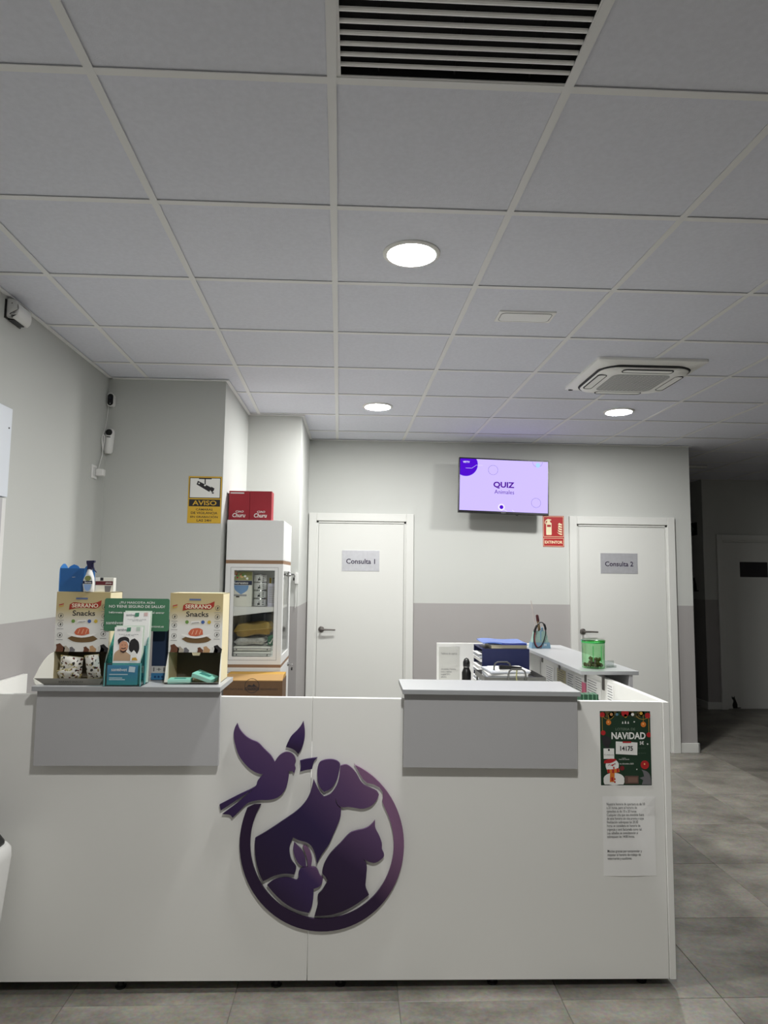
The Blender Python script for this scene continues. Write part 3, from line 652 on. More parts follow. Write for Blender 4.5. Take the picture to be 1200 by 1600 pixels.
BAGP = bagprint(); BAGG = mat('bag_gold_edge', (196, 184, 130), .3, metal=.3)
def pillow(w, h, t, n=8, boxy=False):
    bm = B(); top = []; bot = []
    for j in range(n+1):
        a = []; b = []
        for i in range(n+1):
            u, v = 2*i/n-1, 2*j/n-1; f = max(0, (1-u*u))**.5*max(0, (1-abs(v)**2.5))**.7
            if boxy: f = max(0, (1-u**8))**.4*max(0, (1-v**8))**.4
            wob = 1+.12*math.sin(5*u+3*v)+.08*math.sin(9*v-4*u)
            x, z = u*w/2*(1-.05*(1-abs(v))), v*h/2
            a.append(bm.verts.new((x, -t/2*f*wob-.0004, z))); b.append(bm.verts.new((x, t/2*f*wob+.0004, z)))
        top.append(a); bot.append(b)
    for j in range(n):
        for i in range(n):
            bm.faces.new((top[j][i], top[j][i+1], top[j+1][i+1], top[j+1][i])); bm.faces.new((bot[j][i], bot[j+1][i], bot[j+1][i+1], bot[j][i+1]))
    bmesh.ops.remove_doubles(bm, verts=bm.verts, dist=.0009)
    return bm
def bag(name, label, cat, loc, rot, w, h, t, m, me_, group=None, boxy=False):
    o = thing(name, label, cat, loc, rot=rot, group=group)
    obj('pouch', pillow(w, h, t, 12 if boxy else 8, boxy), m, o, smooth=True)
    for s in (-1, 1): obj('seal', box(-w/2, w/2, -.0012, .0012, s*h/2-(.007 if s > 0 else 0), s*h/2+(.007 if s < 0 else 0)), me_, o)
    return o
by = 2.745
bag('treat_bag', 'printed treat bag lying at the left inside the snack display box', 'bag', (-1.100, by+.012, 1.180), (.25, .12, .1), .085, .075, .030, BAGP, BAGG, 'treat bags in the display box')
bag('treat_bag', 'small printed treat bag lying at the front of the display box', 'bag', (-1.092, by-.030, 1.152), (.5, -.2, .05), .075, .050, .022, BAGP, BAGG, 'treat bags in the display box')
bag('treat_bag', 'printed treat bag standing at the right inside the snack display box', 'bag', (-1.010, by-.006, 1.178), (.12, -.12, -.35), .066, .092, .030, BAGP, BAGG, 'treat bags in the display box')
MINT = mat('mint_card', (126, 190, 172), .5); MINT2 = C('mintdark', (40, 110, 100))
def carton(label, loc, rot):
    o = thing('mint_carton', label, 'carton', loc, rot=rot, group='mint cartons in the display box')
    b = obj('box', box(-.042, .042, -.03, .03, 0, .016), MINT, o, bevel=.001)
    obj('print', box(-.022, .022, -.012, .012, .016, .0164), MINT2, o); obj('flap', box(-.0415, .0415, -.0312, -.0302, .001, .015), mat('mint_edge', (160, 212, 198), .5), o)
carton('mint green carton lying flat at the left of the right display box', (-.672, 2.728, 1.1206), (0, 0, .05))
carton('mint green carton leaning tilted at the right of the right display box', (-.582, 2.742, 1.1345), (.10, .28, -.25))
# navy carton behind the leaflet holder
t = thing('navy_carton', 'dark navy carton standing between leaflet holder and right snack box', 'carton', (-.775, 2.80, 1.1185))
NAVYM = C('navycard', (30, 52, 84)); LBLU = C('lightblue', (60, 130, 178))
obj('box', box(-.030, .030, 0, .07, 0, .235), NAVYM, t, bevel=.0012); print_(t, rect(-.030, .030, .002, .028), LBLU, -.0006)
print_(t, rect(-.029, .029, .028, .055), C('palecard', (206, 208, 206)), -.0008); txt(t, '1+1', 0, .042, w=.044, h=.016, y=-.0012, m=GRAYP, bold=.01)
for x in (-.014, 0, .014): print_(t, disc(x, .013, .0045, 12), C('iconblue', (24, 70, 120)), -.0010)
# green sign card
t = thing('green_sign', 'green rounded sign card asking about pet health insurance', 'sign', (-.852, 2.7375, 1.1185))
SIGNG = C('signgreen', (70, 124, 92))
obj('card', prism(rrect(-.1245, .1245, .196, .322, .008), 0, .003), SIGNG, t); obj('stem', box(-.05, .05, .001, .004, 0, .2), NAVYM, t)
txt(t, '¿TU MASCOTA AÚN', 0, .306, w=.135, h=.0125, y=-.0006, m=WHT, bold=.012); txt(t, 'NO TIENE SEGURO DE SALUD?', 0, .291, w=.215, h=.0105, y=-.0006, m=WHT, bold=.012)
txt(t, 'Infórmate antes de tu mascota al entrar', 0, .268, w=.213, h=.0085, y=-.0006, m=WHT, bold=.008)
txt(t, 'santévet', -.083, .228, w=.066, h=.012, y=-.0006, m=WHT, bold=.006); txt(t, 'santevet.es', .080, .214, w=.052, h=.007, y=-.0006, m=WHT)
# leaflet holder (two tiers) and leaflets
ACR = clear('blue_acrylic', (150, 214, 214), .10); ACRE = mat('acrylic_edge', (120, 196, 196), .25)
t = thing('leaflet_holder', 'two-tier clear teal acrylic leaflet holder on the counter ledge', 'holder', (-.864, 2.640, 1.1185))
for nm, y0, z1, xw in (('front_pocket', 0, .086, .066), ('rear_pocket', .050, .145, .068)):
    obj(nm, box(-xw, xw, y0, y0+.002, .002, z1), ACR, t)
    for s in (-1, 1):
        b_ = prism([(y0, .002), (y0+.045, .002), (y0+.045, z1+.055), (y0, z1)], s*xw-(.002 if s > 0 else 0), s*xw+(.002 if s < 0 else 0), plane='YZ'); obj('side', b_, ACR, t)
        obj('edge', box(s*xw-.0016, s*xw+.0016, y0-.0012, y0+.001, .002, z1), ACRE, t)
obj('back', box(-.068, .068, .093, .095, .002, .20), ACR, t); obj('base', box(-.07, .07, -.004, .095, 0, .002), ACR, t)
FRONTC = grad('holder_card', [(0, (54, 140, 142)), (.6, (62, 128, 160)), (1, (76, 140, 180))], lo=.0, hi=.085)
obj('front_label', box(-.056, .056, -.0022, -.0012, .006, .078), FRONTC, t)
txt(t, 'santévet', -.012, .062, w=.058, h=.011, y=-.0030, m=WHT, bold=.004); print_(t, [(.022, .054), (.045, .052), (.047, .072), (.024, .074)], C('paleblue', (196, 216, 226)), -.0028)
for z, x1 in ((.043, .02), (.030, .0), (.024, .01)): print_(t, rect(-.048, x1, z, z+.0028), C('paleblue', (196, 216, 226)), -.0028)
def leaflet(label, y, w, z0, z1, photo, ox=0.):
    o = thing('leaflet', label, 'leaflet', (-.864+ox, y, 1.1185+z0), group='leaflets in the holder', rot=(-.07, 0, 0)); h = z1-z0
    st = B()
    for k in range(4): box(-w/2+.0012*k, w/2+.0010*k, .0022*k, .0022*k+.0012, 0, h+.003*k, st)
    obj('sheets', box(-w/2, w/2, 0, .003, 0, h), PAPER, o)
    obj('rear_sheets', box(-w/2+.004, w/2+.006, .004, .008, 0, h+.006), mat('paper_tint', (206, 220, 206), .8), o)
    zz = h-.010
    txt(o, 'santévet', -w*.22, zz, w=w*.36, h=.009, y=-.0006, m=C('slate', (70, 84, 90)), bold=.004); print_(o, [(-.008, zz-.007), (.008, zz-.006), (.009, zz+.009), (-.006, zz+.008)], C('tealtag', (70, 140, 110)), -.0009)
    print_(o, rect(w*.28, w*.42, zz-.004, zz+.010), C('stamp', (196, 214, 200)) if photo else C('stampr', (220, 190, 186)), -.0006)
    txt(o, 'Tu perro, un gato y su familia,\nseguro de salud', w*.02, zz-.020, w=w*.72, h=.009, y=-.0006, m=C('slate', (70, 84, 90)))
    if photo:
        s_ = w/.11
        P = lambda pts: [(a*s_, .084+b*s_*.98) for a, b in pts]
        print_(o, curve(P([(-.052, .002), (-.05, .03), (-.035, .045), (-.02, .05), (.0, .035), (.02, .02), (.03, .002)]), 3), C('sweater', (190, 160, 130)), -.0006)
        print_(o, curve(P([(-.030, .045), (-.033, .07), (-.02, .082), (-.004, .078), (.003, .06), (-.004, .04), (-.016, .034)]), 3), C('skin', (206, 150, 120)), -.0009)
        print_(o, curve(P([(-.036, .066), (-.04, .085), (-.03, .095), (-.01, .098), (.004, .09), (.008, .07), (.0, .078), (-.012, .084), (-.024, .08), (-.03, .074)]), 3), INK, -.0012)
        ln(P([(-.024, .052), (-.014, .050), (-.006, .054)]), C('moustache', (60, 40, 34)), .0016, -.0012, o)
        for ex in (-.021, -.009): print_(o, disc(*P([(ex, .065)])[0], .0016, 8), INK, -.0012)
        print_(o, curve(P([(-.028, .050), (-.026, .038), (-.015, .033), (-.005, .039), (-.002, .050), (-.008, .044), (-.016, .041), (-.024, .044)]), 3), C('moustache', (60, 40, 34)), -.00125)
        print_(o, curve(P([(.006, .05), (.01, .082), (.026, .092), (.042, .078), (.047, .05), (.04, .03), (.02, .034)]), 3), DOGK, -.0010)
        print_(o, curve(P([(.014, .0), (.016, .03), (.026, .045), (.038, .03), (.042, .0)]), 3), WHT, -.0014); print_(o, curve(P([(.02, .004), (.022, .014), (.036, .016), (.044, .004)]), 3), GOLD, -.0017)
    return o
leaflet('white leaflet with a photo of a man and dog, in the front pocket', 2.654, .104, .006, .217, True, .006)
leaflet('plain white leaflet standing tallest in the rear of the holder', 2.702, .100, .006, .270, False, .018)
# on top of the left snack box
ZT = 1.1185+.3455
t = thing('blue_carrier', 'blue plastic carrier box with round raised ends on the snack box', 'box', (-1.108, 2.765, ZT))
BLU = mat('blue_plastic', (34, 94, 158), .4); BLU2 = mat('blue_plastic_light', (56, 124, 192), .4)
obj('front', box(-.058, .036, 0, .003, 0, .092), BLU, t, bevel=.001); obj('rear', box(-.058, .036, .07, .073, 0, .092), BLU, t); obj('floor_panel', box(-.058, .036, .003, .07, 0, .003), BLU, t)
end = curve([(.0, .0), (.0, .085), (.012, .100), (.036, .110), (.06, .100), (.073, .085), (.073, 0)], 4, corner=60)
obj('end', prism(end, -.060, -.056, plane='YZ'), BLU2, t)
e2 = curve([(-.004, 0), (-.004, .078), (.004, .098), (.018, .108), (.032, .100), (.040, .080), (.040, 0)], 4, corner=60)
obj('end', prism([(a+.036, b) for a, b in e2], .001, .0045), BLU2, t)
obj('end', prism([(a*1.25-.056, b) for a, b in e2], .070, .0735), BLU2, t)
txt(t, 'vet+', -.004, .057, w=.012, y=-.001, m=WHT)
t = thing('spray_bottle', 'white spray bottle with navy trigger and label, on the snack box', 'bottle', (-1.046, 2.752, ZT))
bm = B(); rows = []
for z, a, b in ((0, .019, .013), (.004, .021, .015), (.03, .021, .015), (.055, .018, .014), (.075, .012, .011), (.082, .009, .009), (.088, .009, .009)):
    rows.append([bm.verts.new((a*math.cos(2*math.pi*k/20), b*math.sin(2*math.pi*k/20), z)) for k in range(20)])
for A_, C_ in zip(rows, rows[1:]):
    for k in range(20): bm.faces.new((A_[k], A_[(k+1) % 20], C_[(k+1) % 20], C_[k]))
bm.faces.new(rows[0]); bm.faces.new(rows[-1]); obj('bottle', bm, PLW, t, smooth=True)
TRIG = mat('navy_trigger', (26, 24, 64), .4)
bm = B(); prism(curve([(-.009, .086), (-.008, .100), (-.012, .112), (-.012, .122), (.018, .123), (.019, .116), (.010, .112), (.009, .100), (.009, .086)], 3), -.007, .007, bm); obj('spray_head', bm, TRIG, t)
obj('trigger', tube([(.010, 0, .112), (.012, 0, .098), (.018, 0, .085), (.026, 0, .076)], [.004, .0035, .003, .002], 8), TRIG, t, smooth=True)
lab = print_(t, disc(-.0, .034, .0185, 24, .034), C('palelabel', (214, 216, 208)), -.0158, 'label_print')
print_(t, disc(0, .053, .012, 16, .010), C('leafy', (130, 136, 80)), -.0162); print_(t, rect(-.018, .018, .032, .043), NAVY, -.0164); txt(t, 'Seresto', .002, .0375, w=.026, h=.007, y=-.0168, m=WHT, bold=.01); print_(t, curve([(-.015, .03), (.015, .03), (.010, .010), (0, .003), (-.010, .010)], 3), C('skyblue', (140, 170, 214)), -.0164)
t = thing('medicine_box', 'small white box with maroon band beside the spray bottle', 'box', (-.990, 2.775, ZT))
obj('box', box(-.042, .030, 0, .03, 0, .056), CARD_W, t, bevel=.001); print_(t, rect(-.040, .028, .027, .042), C('maroon', (96, 26, 36)), -.0006); print_(t, rect(-.022, -.010, .044, .056), INK, -.0006); txt(t, 'plantec', .012, .0345, w=.024, y=-.0010, m=WHT, bold=.01); print_(t, curve([(-.002, .0), (-.004, .024), (.022, .024), (.018, 0)], 2), GRAYP, -.0006)
# ================================================================== LEFT WALL
t = thing('motion_detector', 'white wedge-shaped motion detector high on the left wall', 'sensor', (XL, 3.11, 2.66))
obj('mount_plate', box(0, .006, -.072, .072, .012, .098), BLACK, t)
bm = prism([(.006, .018), (.040, .012), (.056, .024), (.062, .05), (.056, .085), (.040, .102), (.006, .102)], -.068, .074)
for q in bm.verts: q.co.y *= (1-.22*(q.co.x/.06)) if q.co.y > 0 else 1
obj('housing', bm, PLW, t, bevel=.006, smooth=True); obj('lens', box(.010, .034, -.05, .045, .009, .020), BLACK, t); obj('screw', box(.028, .032, -.0695, -.067, .078, .082), SLOT, t)
t = thing('security_camera', 'small black-faced security camera high in the corner', 'camera', (-1.562, YP1-.004, 2.585))
obj('mount', lathe([(0, 0), (.016, 0), (.016, .004), (0, .004)], 16, c=(0, -.002, .04)), PLW, t)
def pod(w, h, d, bm=None, y0=0., n=5):
    return prism(rrect(-w/2, w/2, 0, h, w*.48, n), -d+y0, y0, bm)
obj('shell', pod(.042, .086, .040), PLW, t, bevel=.003, smooth=True); o = obj('face', prism(rrect(-.0175, .0175, .006, .080, .017), -.0425, -.040), BLACK, t)
bm = lathe([(0, .003), (.011, .003), (.012, 0)], 18); bmesh.ops.rotate(bm, verts=bm.verts, matrix=Matrix.Rotation(math.pi/2, 3, 'X')); bmesh.ops.translate(bm, verts=bm.verts, vec=(0, -.0425, .052)); obj('lens', bm, mat('lens_glass', (10, 14, 40), .1), t)
obj('led', box(-.002, .002, -.0432, -.0424, .016, .020), C('ledwhite', (220, 220, 230)), t)
t = thing('bullet_camera', 'white upright security camera with black lens below the small one', 'camera', (-1.585, YP1, 2.285))
t.rotation_euler = (0, .06, 0)
obj('body', lathe([(0, 0), (.018, .002), (.027, .014), (.0285, .04), (.0285, .13), (.024, .150), (.014, .158), (0, .159)], 24, c=(.020, -.034, 0)), PLW, t, smooth=True)
bm = lathe([(0, .006), (.018, .005), (.021, 0)], 20); bmesh.ops.rotate(bm, verts=bm.verts, matrix=Matrix.Rotation(math.pi/2, 3, 'X')); bmesh.ops.translate(bm, verts=bm.verts, vec=(.022, -.060, .132)); obj('lens', bm, BLACK, t)
obj('chin', box(.012, .034, -.0645, -.060, .100, .105), SLOT, t); obj('bracket', box(.004, .034, -.01, .0, .05, .12), PLW, t)
cab = []
cpath = [(-1.572, 4.335, 2.66), (-1.583, 4.33, 2.62), (-1.583, 4.325, 2.55), (-1.586, 4.32, 2.49), (-1.587, 4.30, 2.44), (-1.587, 4.28, 2.40), (-1.585, 4.27, 2.33), (-1.582, 4.265, 2.27), (-1.583, 4.24, 2.22), (-1.578, 4.205, 2.175)]
tag(obj('camera_cable', tube(cpath, .0028, 6), PLW), 'thin white cable running from the small camera to the socket', 'cable')
lp = [(-1.580+.004*math.sin(a*2), 4.262+.014*math.cos(a), 2.34+.055*math.sin(a)) for a in [2*math.pi*k/24 for k in range(24)]]
tag(obj('cable_coil', tube(lp, .0035, 6, closed=True), PLW), 'coiled white cable hanging beside the upright camera', 'cable')
t = thing('wall_socket', 'white wall socket plate on the left wall near the corner', 'socket', (XL, 4.16, 2.105))
obj('plate', box(0, .008, -.04, .04, 0, .082), PLW, t, bevel=.003); obj('insert', box(.008, .010, -.026, .026, .014, .068), mat('socket_shade', (200, 200, 198), .5), t)
t = thing('power_adapter', 'square white power adapter plugged into the corner socket', 'adapter', (XL+.010, 4.185, 2.125))
obj('body', box(.0, .045, -.022, .022, 0, .042), PLW, t, bevel=.005); obj('port', box(.02, .03, -.004, .004, .042, .044), SLOT, t)
t = thing('wall_cabinet', 'white wall unit at the left edge with a wider upper panel', 'cabinet', (XL, 3.0, 1.30))
WCOOL = mat('cool_white_panel', (226, 232, 240), .35)
obj('upper_panel', box(0, .02, -.42, .128, .572, .975), WCOOL, t, bevel=.002); obj('lower_panel', box(0, .012, -.42, .135, .0, .568), PLW, t, bevel=.002); obj('side_strip', box(.012, .014, -.42, .098, .02, .565), GREY, t); obj('bolt', box(.02, .0225, .10, .106, .88, .886), SLOT, t)
t = thing('side_board', 'white low board standing against the left wall behind the counter', 'board', (XL+.004, 3.05, 0))
obj('panel', box(0, .022, -.25, .36, .06, 1.055), WHITE, t, bevel=.0015); obj('foot', box(0, .022, -.24, -.2, 0, .06), BLACK, t); obj('foot', box(0, .022, .3, .34, 0, .06), BLACK, t); obj('screw', box(.022, .024, .16, .168, .962, .968), SLOT, t)
# bin at the lower left
t = thing('white_bin', 'white rounded bin with black lid at the left of the counter', 'bin', (-1.424, 2.52, 0))
bm = B(); rows = []
for z, s in ((0, .148), (.012, .156), (.28, .178), (.52, .198), (.55, .196), (.565, .186)):
    rows.append([bm.verts.new((a, b*.75, z)) for a, b in rrect(-s, s, -s, s, .06)])
for A_, C_ in zip(rows, rows[1:]):
    for k in range(len(A_)): j = (k+1) % len(A_); bm.faces.new((A_[k], A_[j], C_[j], C_[k]))
bm.faces.new(rows[0]); bm.faces.new(rows[-1]); 
for q in bm.verts: q.co.x = max(q.co.x, -.16)
obj('body', bm, PLW, t, smooth=True)
bm = B(); rows = []
for z, s in ((.565, .176), (.575, .176), (.60, .162), (.612, .12)):
    rows.append([bm.verts.new((max(a, -.158), b*.75, z)) for a, b in rrect(-s, s, -s, s, .05)])
for A_, C_ in zip(rows, rows[1:]):
    for k in range(len(A_)): j = (k+1) % len(A_); bm.faces.new((A_[k], A_[j], C_[j], C_[k]))
bm.faces.new(rows[0]); bm.faces.new(rows[-1]); obj('lid', bm, BLACK, t, smooth=True)
# yellow camera warning sign on the column
YEL = C('yellow_sign', (214, 172, 52), .45)
t = thing('warning_sign', 'yellow AVISO camera surveillance sign on the wall column', 'sign', (-.961, YP1, 1.859)); w, h = .1045, .297
obj('plate', box(-w, w, -.003, 0, 0, h), YEL, t, bevel=.001); print_(t, rect(-w*.93, w*.93, .158, h-.009), INK, -.0036); print_(t, rect(-w*.89, w*.89, .162, h-.013), WHT, -.0040)
print_(t, rect(-w*.93, w*.93, .106, .150), INK, -.0036); txt(t, 'AVISO', 0, .128, w=.15, h=.030, y=-.0040, m=YEL, bold=.02)
for k, s in enumerate(('CÁMARAS', 'DE VIGILANCIA', 'EN GRABACIÓN', 'LAS 24H')): txt(t, s, 0, .088-.0235*k, w=(.105, .165, .170, .09)[k], h=.015 if k else .0165, y=-.0036, m=INK, bold=.015)
print_(t, [(-.054, .245), (-.046, .268), (.040, .226), (.028, .198)], INK, -.0044); print_(t, [(.030, .212), (.040, .232), (.060, .220), (.054, .205), (.046, .195)], INK, -.0046); print_(t, rect(-.004, .003, .240, .282), INK, -.0045); print_(t, rect(-.040, .040, .279, .285), INK, -.0045); print_(t, disc(-.0005, .240, .006, 12), WHT, -.0047); print_(t, disc(-.038, .252, .005, 10), WHT, -.0047); print_(t, rect(.044, .056, .188, .196), INK, -.0045)
# ================================================================== DISPLAY CABINET IN THE CORNER
CX0, CX1, CY0, CY1 = -.832, -.468, 4.43, 4.95
cw = (CX1-CX0)/2
t = thing('display_cabinet', 'tall white display cabinet with glass panes beside the wall column', 'cabinet', ((CX0+CX1)/2, CY0, 0))
CABW = mat('cabinet_white', (222, 223, 222), .4); D = CY1-CY0
GLS = clear('cabinet_glass', (253, 254, 253), .03)
obj('header', box(-cw, cw, 0, D, 1.632, 1.890), CABW, t, bevel=.003)
obj('edge_strip', box(-cw, cw, .001, D, 1.610, 1.632), BRASS, t)
obj('edge_strip', box(-cw, cw, .001, D, .957, .976), BRASS, t)
# middle glazed case z .976 - 1.610
Z0_, Z1_ = .976, 1.610
obj('rear_panel', box(-cw, cw, D-.012, D, Z0_, Z1_), CABW, t); obj('side_panel', box(-cw, -cw+.012, .012, D-.012, Z0_, Z1_), CABW, t)
obj('floor_board', box(-cw+.012, cw-.012, .014, D-.012, Z0_, Z0_+.045), CABW, t); obj('ceiling_board', box(-cw+.012, cw-.012, .014, D-.012, Z1_-.012, Z1_), CABW, t)
# rear glazed door on the right side; front door with pane
fd = bpy.data.objects.new('front_door', None); COL.objects.link(fd); fd.parent = t
gx0, gx1, gz0, gz1 = -.777-(CX0+CX1)/2, -.519-(CX0+CX1)/2, 1.024, 1.568
for a in ((-cw, cw, gz1, Z1_), (-cw, cw, Z0_, gz0), (-cw, gx0, gz0, gz1), (gx1, cw, gz0, gz1)): obj('rail' if a[1]-a[0] > .3 else 'stile', box(a[0], a[1], 0, .012, a[2], a[3]), CABW, fd)
obj('pane', box(gx0, gx1, .006, .0085, gz0, gz1), GLS, fd)
bm = B()
for a in ((gx0-.022, gx1+.022, gz1+.018, gz1+.0195), (gx0-.022, gx1+.022, gz0-.0215, gz0-.020), (gx0-.0225, gx0-.021, gz0-.02, gz1+.018), (gx1+.021, gx1+.0225, gz0-.02, gz1+.018)): box(a[0], a[1], -.0006, .0004, a[2], a[3], bm)
o = obj('groove', bm, SLOT, fd); o['kind'] = 'stuff'
sd = bpy.data.objects.new('side_door', None); COL.objects.link(sd); sd.parent = t
for a in ((.012, D-.012, Z1_-.045, Z1_), (.012, D-.012, Z0_, Z0_+.05), (.012, .06, Z0_+.05, Z1_-.045), (D-.075, D-.012, Z0_+.05, Z1_-.045)): obj('rail' if a[1]-a[0] > .3 else 'stile', box(cw-.012, cw, a[0], a[1], a[2], a[3]), CABW, sd)
obj('pane', box(cw-.008, cw-.0055, .06, D-.075, Z0_+.05, Z1_-.045), GLS, sd)
SHZ = 1.335
sh = prism([(gx0-.03, SHZ), (cw-.013, SHZ+.002), (cw-.013, SHZ-.022), (gx0-.03, SHZ-.062)], .02, .05); obj('shelf_front', sh, CABW, t)
obj('shelf', box(-cw+.013, cw-.014, .05, D-.014, SHZ-.014, SHZ), CABW, t)
# lower case
obj('lower_case', box(-cw, cw, 0, D, .06, .957), CABW, t, bevel=.003)
bm = box(-cw+.03, cw-.03, -.0008, .0004, .926, .9275); obj('groove', bm, SLOT, t)
for x, y in ((-cw+.03, .03), (cw-.03, .03), (-cw+.03, D-.03), (cw-.03, D-.03)): obj('foot', box(x-.02, x+.02, y-.02, y+.02, 0, .06), BLACK, t)
for z in (1.545, .925):
    lk = bpy.data.objects.new('lock', None); COL.objects.link(lk); lk.parent = t; lk.location = (cw, .44, z)
    bm = lathe([(0, .012), (.012, .012), (.014, 0)], 16); bmesh.ops.rotate(bm, verts=bm.verts, matrix=Matrix.Rotation(math.pi/2, 3, 'Y')); obj('lock_barrel', bm, CHROME, lk)
    obj('key', box(.012, .034, -.001, .001, -.006, .006), CHROME, lk); obj('key_ring', tube([(.030+.010*math.cos(a), .003*math.sin(a), -.012+.012*math.sin(a)) for a in [2*math.pi*k/14 for k in range(14)]], .0014, 5, closed=True), CHROME, lk)
    obj('key_tag', box(.026, .036, -.002, .002, -.042, -.02), BLACK, lk)
# things inside it
XO = (CX0+CX1)/2
t = thing('collar_carton', 'white carton with navy band and blue drop in the cabinet', 'carton', (XO+gx0+.045, CY0+.052, SHZ+.0005))
obj('box', box(-.062, .062, 0, .05, 0, .225), CARD_W, t, bevel=.001); y1 = -.0006
random.seed(11); print_(t, rect(-.062, .062, .168, .225), C('collage', (150, 150, 96)), y1)
for k in range(12): print_(t, disc(-.052+.104*random.random(), .176+.042*random.random(), .006+.007*random.random(), 10), (RED, C('peach', (216, 170, 110)), C('lime', (110, 150, 70)), WHT)[k % 4], y1-.0002-.00005*k)
print_(t, rect(-.062, .062, .138, .166), NAVY, y1-.0006); txt(t, 'Seresto', -.008, .152, w=.092, h=.016, y=y1-.001, m=WHT, bold=.012)
print_(t, curve([(-.052, .136), (.042, .136), (.034, .106), (.012, .088), (-.006, .078), (-.026, .090), (-.046, .108)], 3), C('dropblue', (110, 152, 200)), y1-.0003)
print_(t, rect(-.062, .030, .066, .078), C('collar', (150, 152, 156)), y1); print_(t, rect(-.038, -.016, .058, .068), INK, y1-.0004)
def can(label, x, y, z, r=.040, h=.052):
    o = thing('pet_food_can', label, 'can', (x, y, z), group='pet food cans in the cabinet')
    obj('tin', lathe([(0, 0), (r-.001, 0), (r, .002), (r, h-.002), (r-.001, h), (r-.004, h-.002), (0, h-.002)], 24), CHROME, o, smooth=True)
    obj('paper_band', lathe([(r+.0005, .005), (r+.0005, h-.005)], 24), mat('band_white', (206, 207, 205), .5), o)
    bm = B()
    for a0, a1, z0, z1 in ((-1.75, -1.45, .012, .022), (-1.62, -1.52, .022, .034), (-1.82, -1.74, .008, .024), (-1.1, -.8, .012, .016), (-1.1, -.8, .024, .028), (-1.1, -.8, .034, .038)):
        vs = [bm.verts.new(((r+.001)*math.cos(a), (r+.001)*math.sin(a), zz)) for a, zz in ((a0, z0), ((a0+a1)/2, z0), (a1, z0), (a1, z1), ((a0+a1)/2, z1), (a0, z1))]; bm.faces.new(vs)
    q = obj('dog_mark', bm, INK, o); q['kind'] = 'stuff'
for k, s in enumerate(('bottom of the stack of four cans in the cabinet', 'second pet food can up in the cabinet stack', 'third pet food can up in the cabinet stack', 'top pet food can of the stack of four in the cabinet')):
    can(('pet food can at the ' if k == 0 else '')+s, XO+.028, CY0+.094, SHZ+.0005+.0525*k)
can('pet food can at the back behind the lilac carton', XO+.128, CY0+.24, SHZ+.134)
t = thing('can_riser', 'yellow carton at the back of the cabinet shelf', 'carton', (XO+.100, CY0+.2, SHZ+.0005)); obj('box', box(-.03, .062, 0, .075, 0, .132), mat('tan_card', (200, 176, 120), .7), t, bevel=.001); obj('tab', box(-.028, -.016, .01, .012, .132, .185), C('yellow', (206, 176, 60)), t)
t = thing('lilac_carton', 'pale lilac carton with fine print on the cabinet shelf', 'carton', (XO+.118, CY0+.055, SHZ+.0005))
obj('box', box(-.036, .034, 0, .06, 0, .15), mat('lilac_card', (196, 194, 208), .6), t, bevel=.001); obj('edge', box(.034, .038, .0, .06, .0, .14), CARD_SIDE, t)
for k in range(9): print_(t, rect(-.028, .022+.006*math.sin(k*2), .028+k*.012, .032+k*.012), C('softtext', (150, 148, 144)), -.0006)
zf = Z0_+.0455
t = thing('grey_bin_box', 'grey storage box at the back of the lower cabinet space', 'box', (XO, CY0+.3, zf)); obj('box', box(-.15, .14, 0, .15, 0, .255), mat('grey_box', (104, 106, 112), .6), t, bevel=.002); obj('rib', box(-.10, -.06, -.003, 0, 0, .255), mat('grey_box_rib', (132, 134, 140), .6), t); obj('rib', box(.03, .04, -.003, 0, 0, .255), mat('grey_box_rib', (132, 134, 140)), t)
for k in range(2):
    t = thing('pad_pack', ('flat white pack of pads lying on the cabinet floor', 'flat white pack of pads lying second from the cabinet floor')[k], 'pack', (XO-.004, CY0+.15, zf+.0335*k), group='white pad packs')
    obj('pack', box(-.122, .118, -.11, .11, .001, .030), mat('pack_white', (214, 215, 208), .5), t, bevel=.009, smooth=True); obj('seam', box(-.124, .120, -.1115, -.1095, .014, .017), GRAYP, t)
    for x in (-.1, .095): print_(t, disc(x, .010, .004, 10), INK, -.1115)
bag('silver_bag', 'crumpled silver pet food bag lying in the cabinet', 'bag', (XO-.022, CY0+.135, zf+.093), (-math.pi/2+.0, -.03, 0), .20, .2, .042, mat('silver_film', (186, 188, 184), .35, metal=.3, var=.25, scale=60), CHROME, boxy=True)
t = thing('green_pack', 'dark green pack end beside the silver bag in the cabinet', 'pack', (XO+.112, CY0+.06, zf+.070)); obj('pack', box(-.022, .022, -.02, .12, 0, .056), C('packgreen', (24, 92, 66), .4), t, bevel=.008, smooth=True); ln([(-.012, .02), (-.004, .012), (.012, .044)], WHT, .002, -.0206, t, 'mark')
bag('gold_bag', 'gold foil pet food bag lying on top in the cabinet', 'bag', (XO-.004, CY0+.135, zf+.169), (-math.pi/2, -.09, 0), .245, .2, .078, mat('gold_film', (150, 126, 62), .32, metal=.35, var=.12, scale=30), mat('gold_seal', (196, 170, 96), .3, metal=.4), boxy=True)
# on top of the cabinet
for k, (x0, x1, s) in enumerate(((-.838, -.7035, 'red snack box beside the column on top of the cabinet'), (-.702, -.560, 'red snack box with visible side, on top of the cabinet'))):
    t = thing('red_snack_box', s, 'box', ((x0+x1)/2, 4.5, 1.8905), group='red snack boxes'); w = (x1-x0)/2
    obj('box', box(-w, w, 0, .11, 0, .196), mat('red_card', (150, 22, 38), .5), t, bevel=.0012)
    txt(t, 'CIAO', .004, .060, w=.052, h=.013, y=-.0006, m=WHT, bold=.015, shear=.15); txt(t, 'Churu', 0, .036, w=.084, h=.027, y=-.0006, m=WHT, bold=.02, shear=.2)
    if k == 0: print_(t, rect(-w+.008, w*.45, .178, .186), C('palecard', (206, 208, 206)), -.0006)
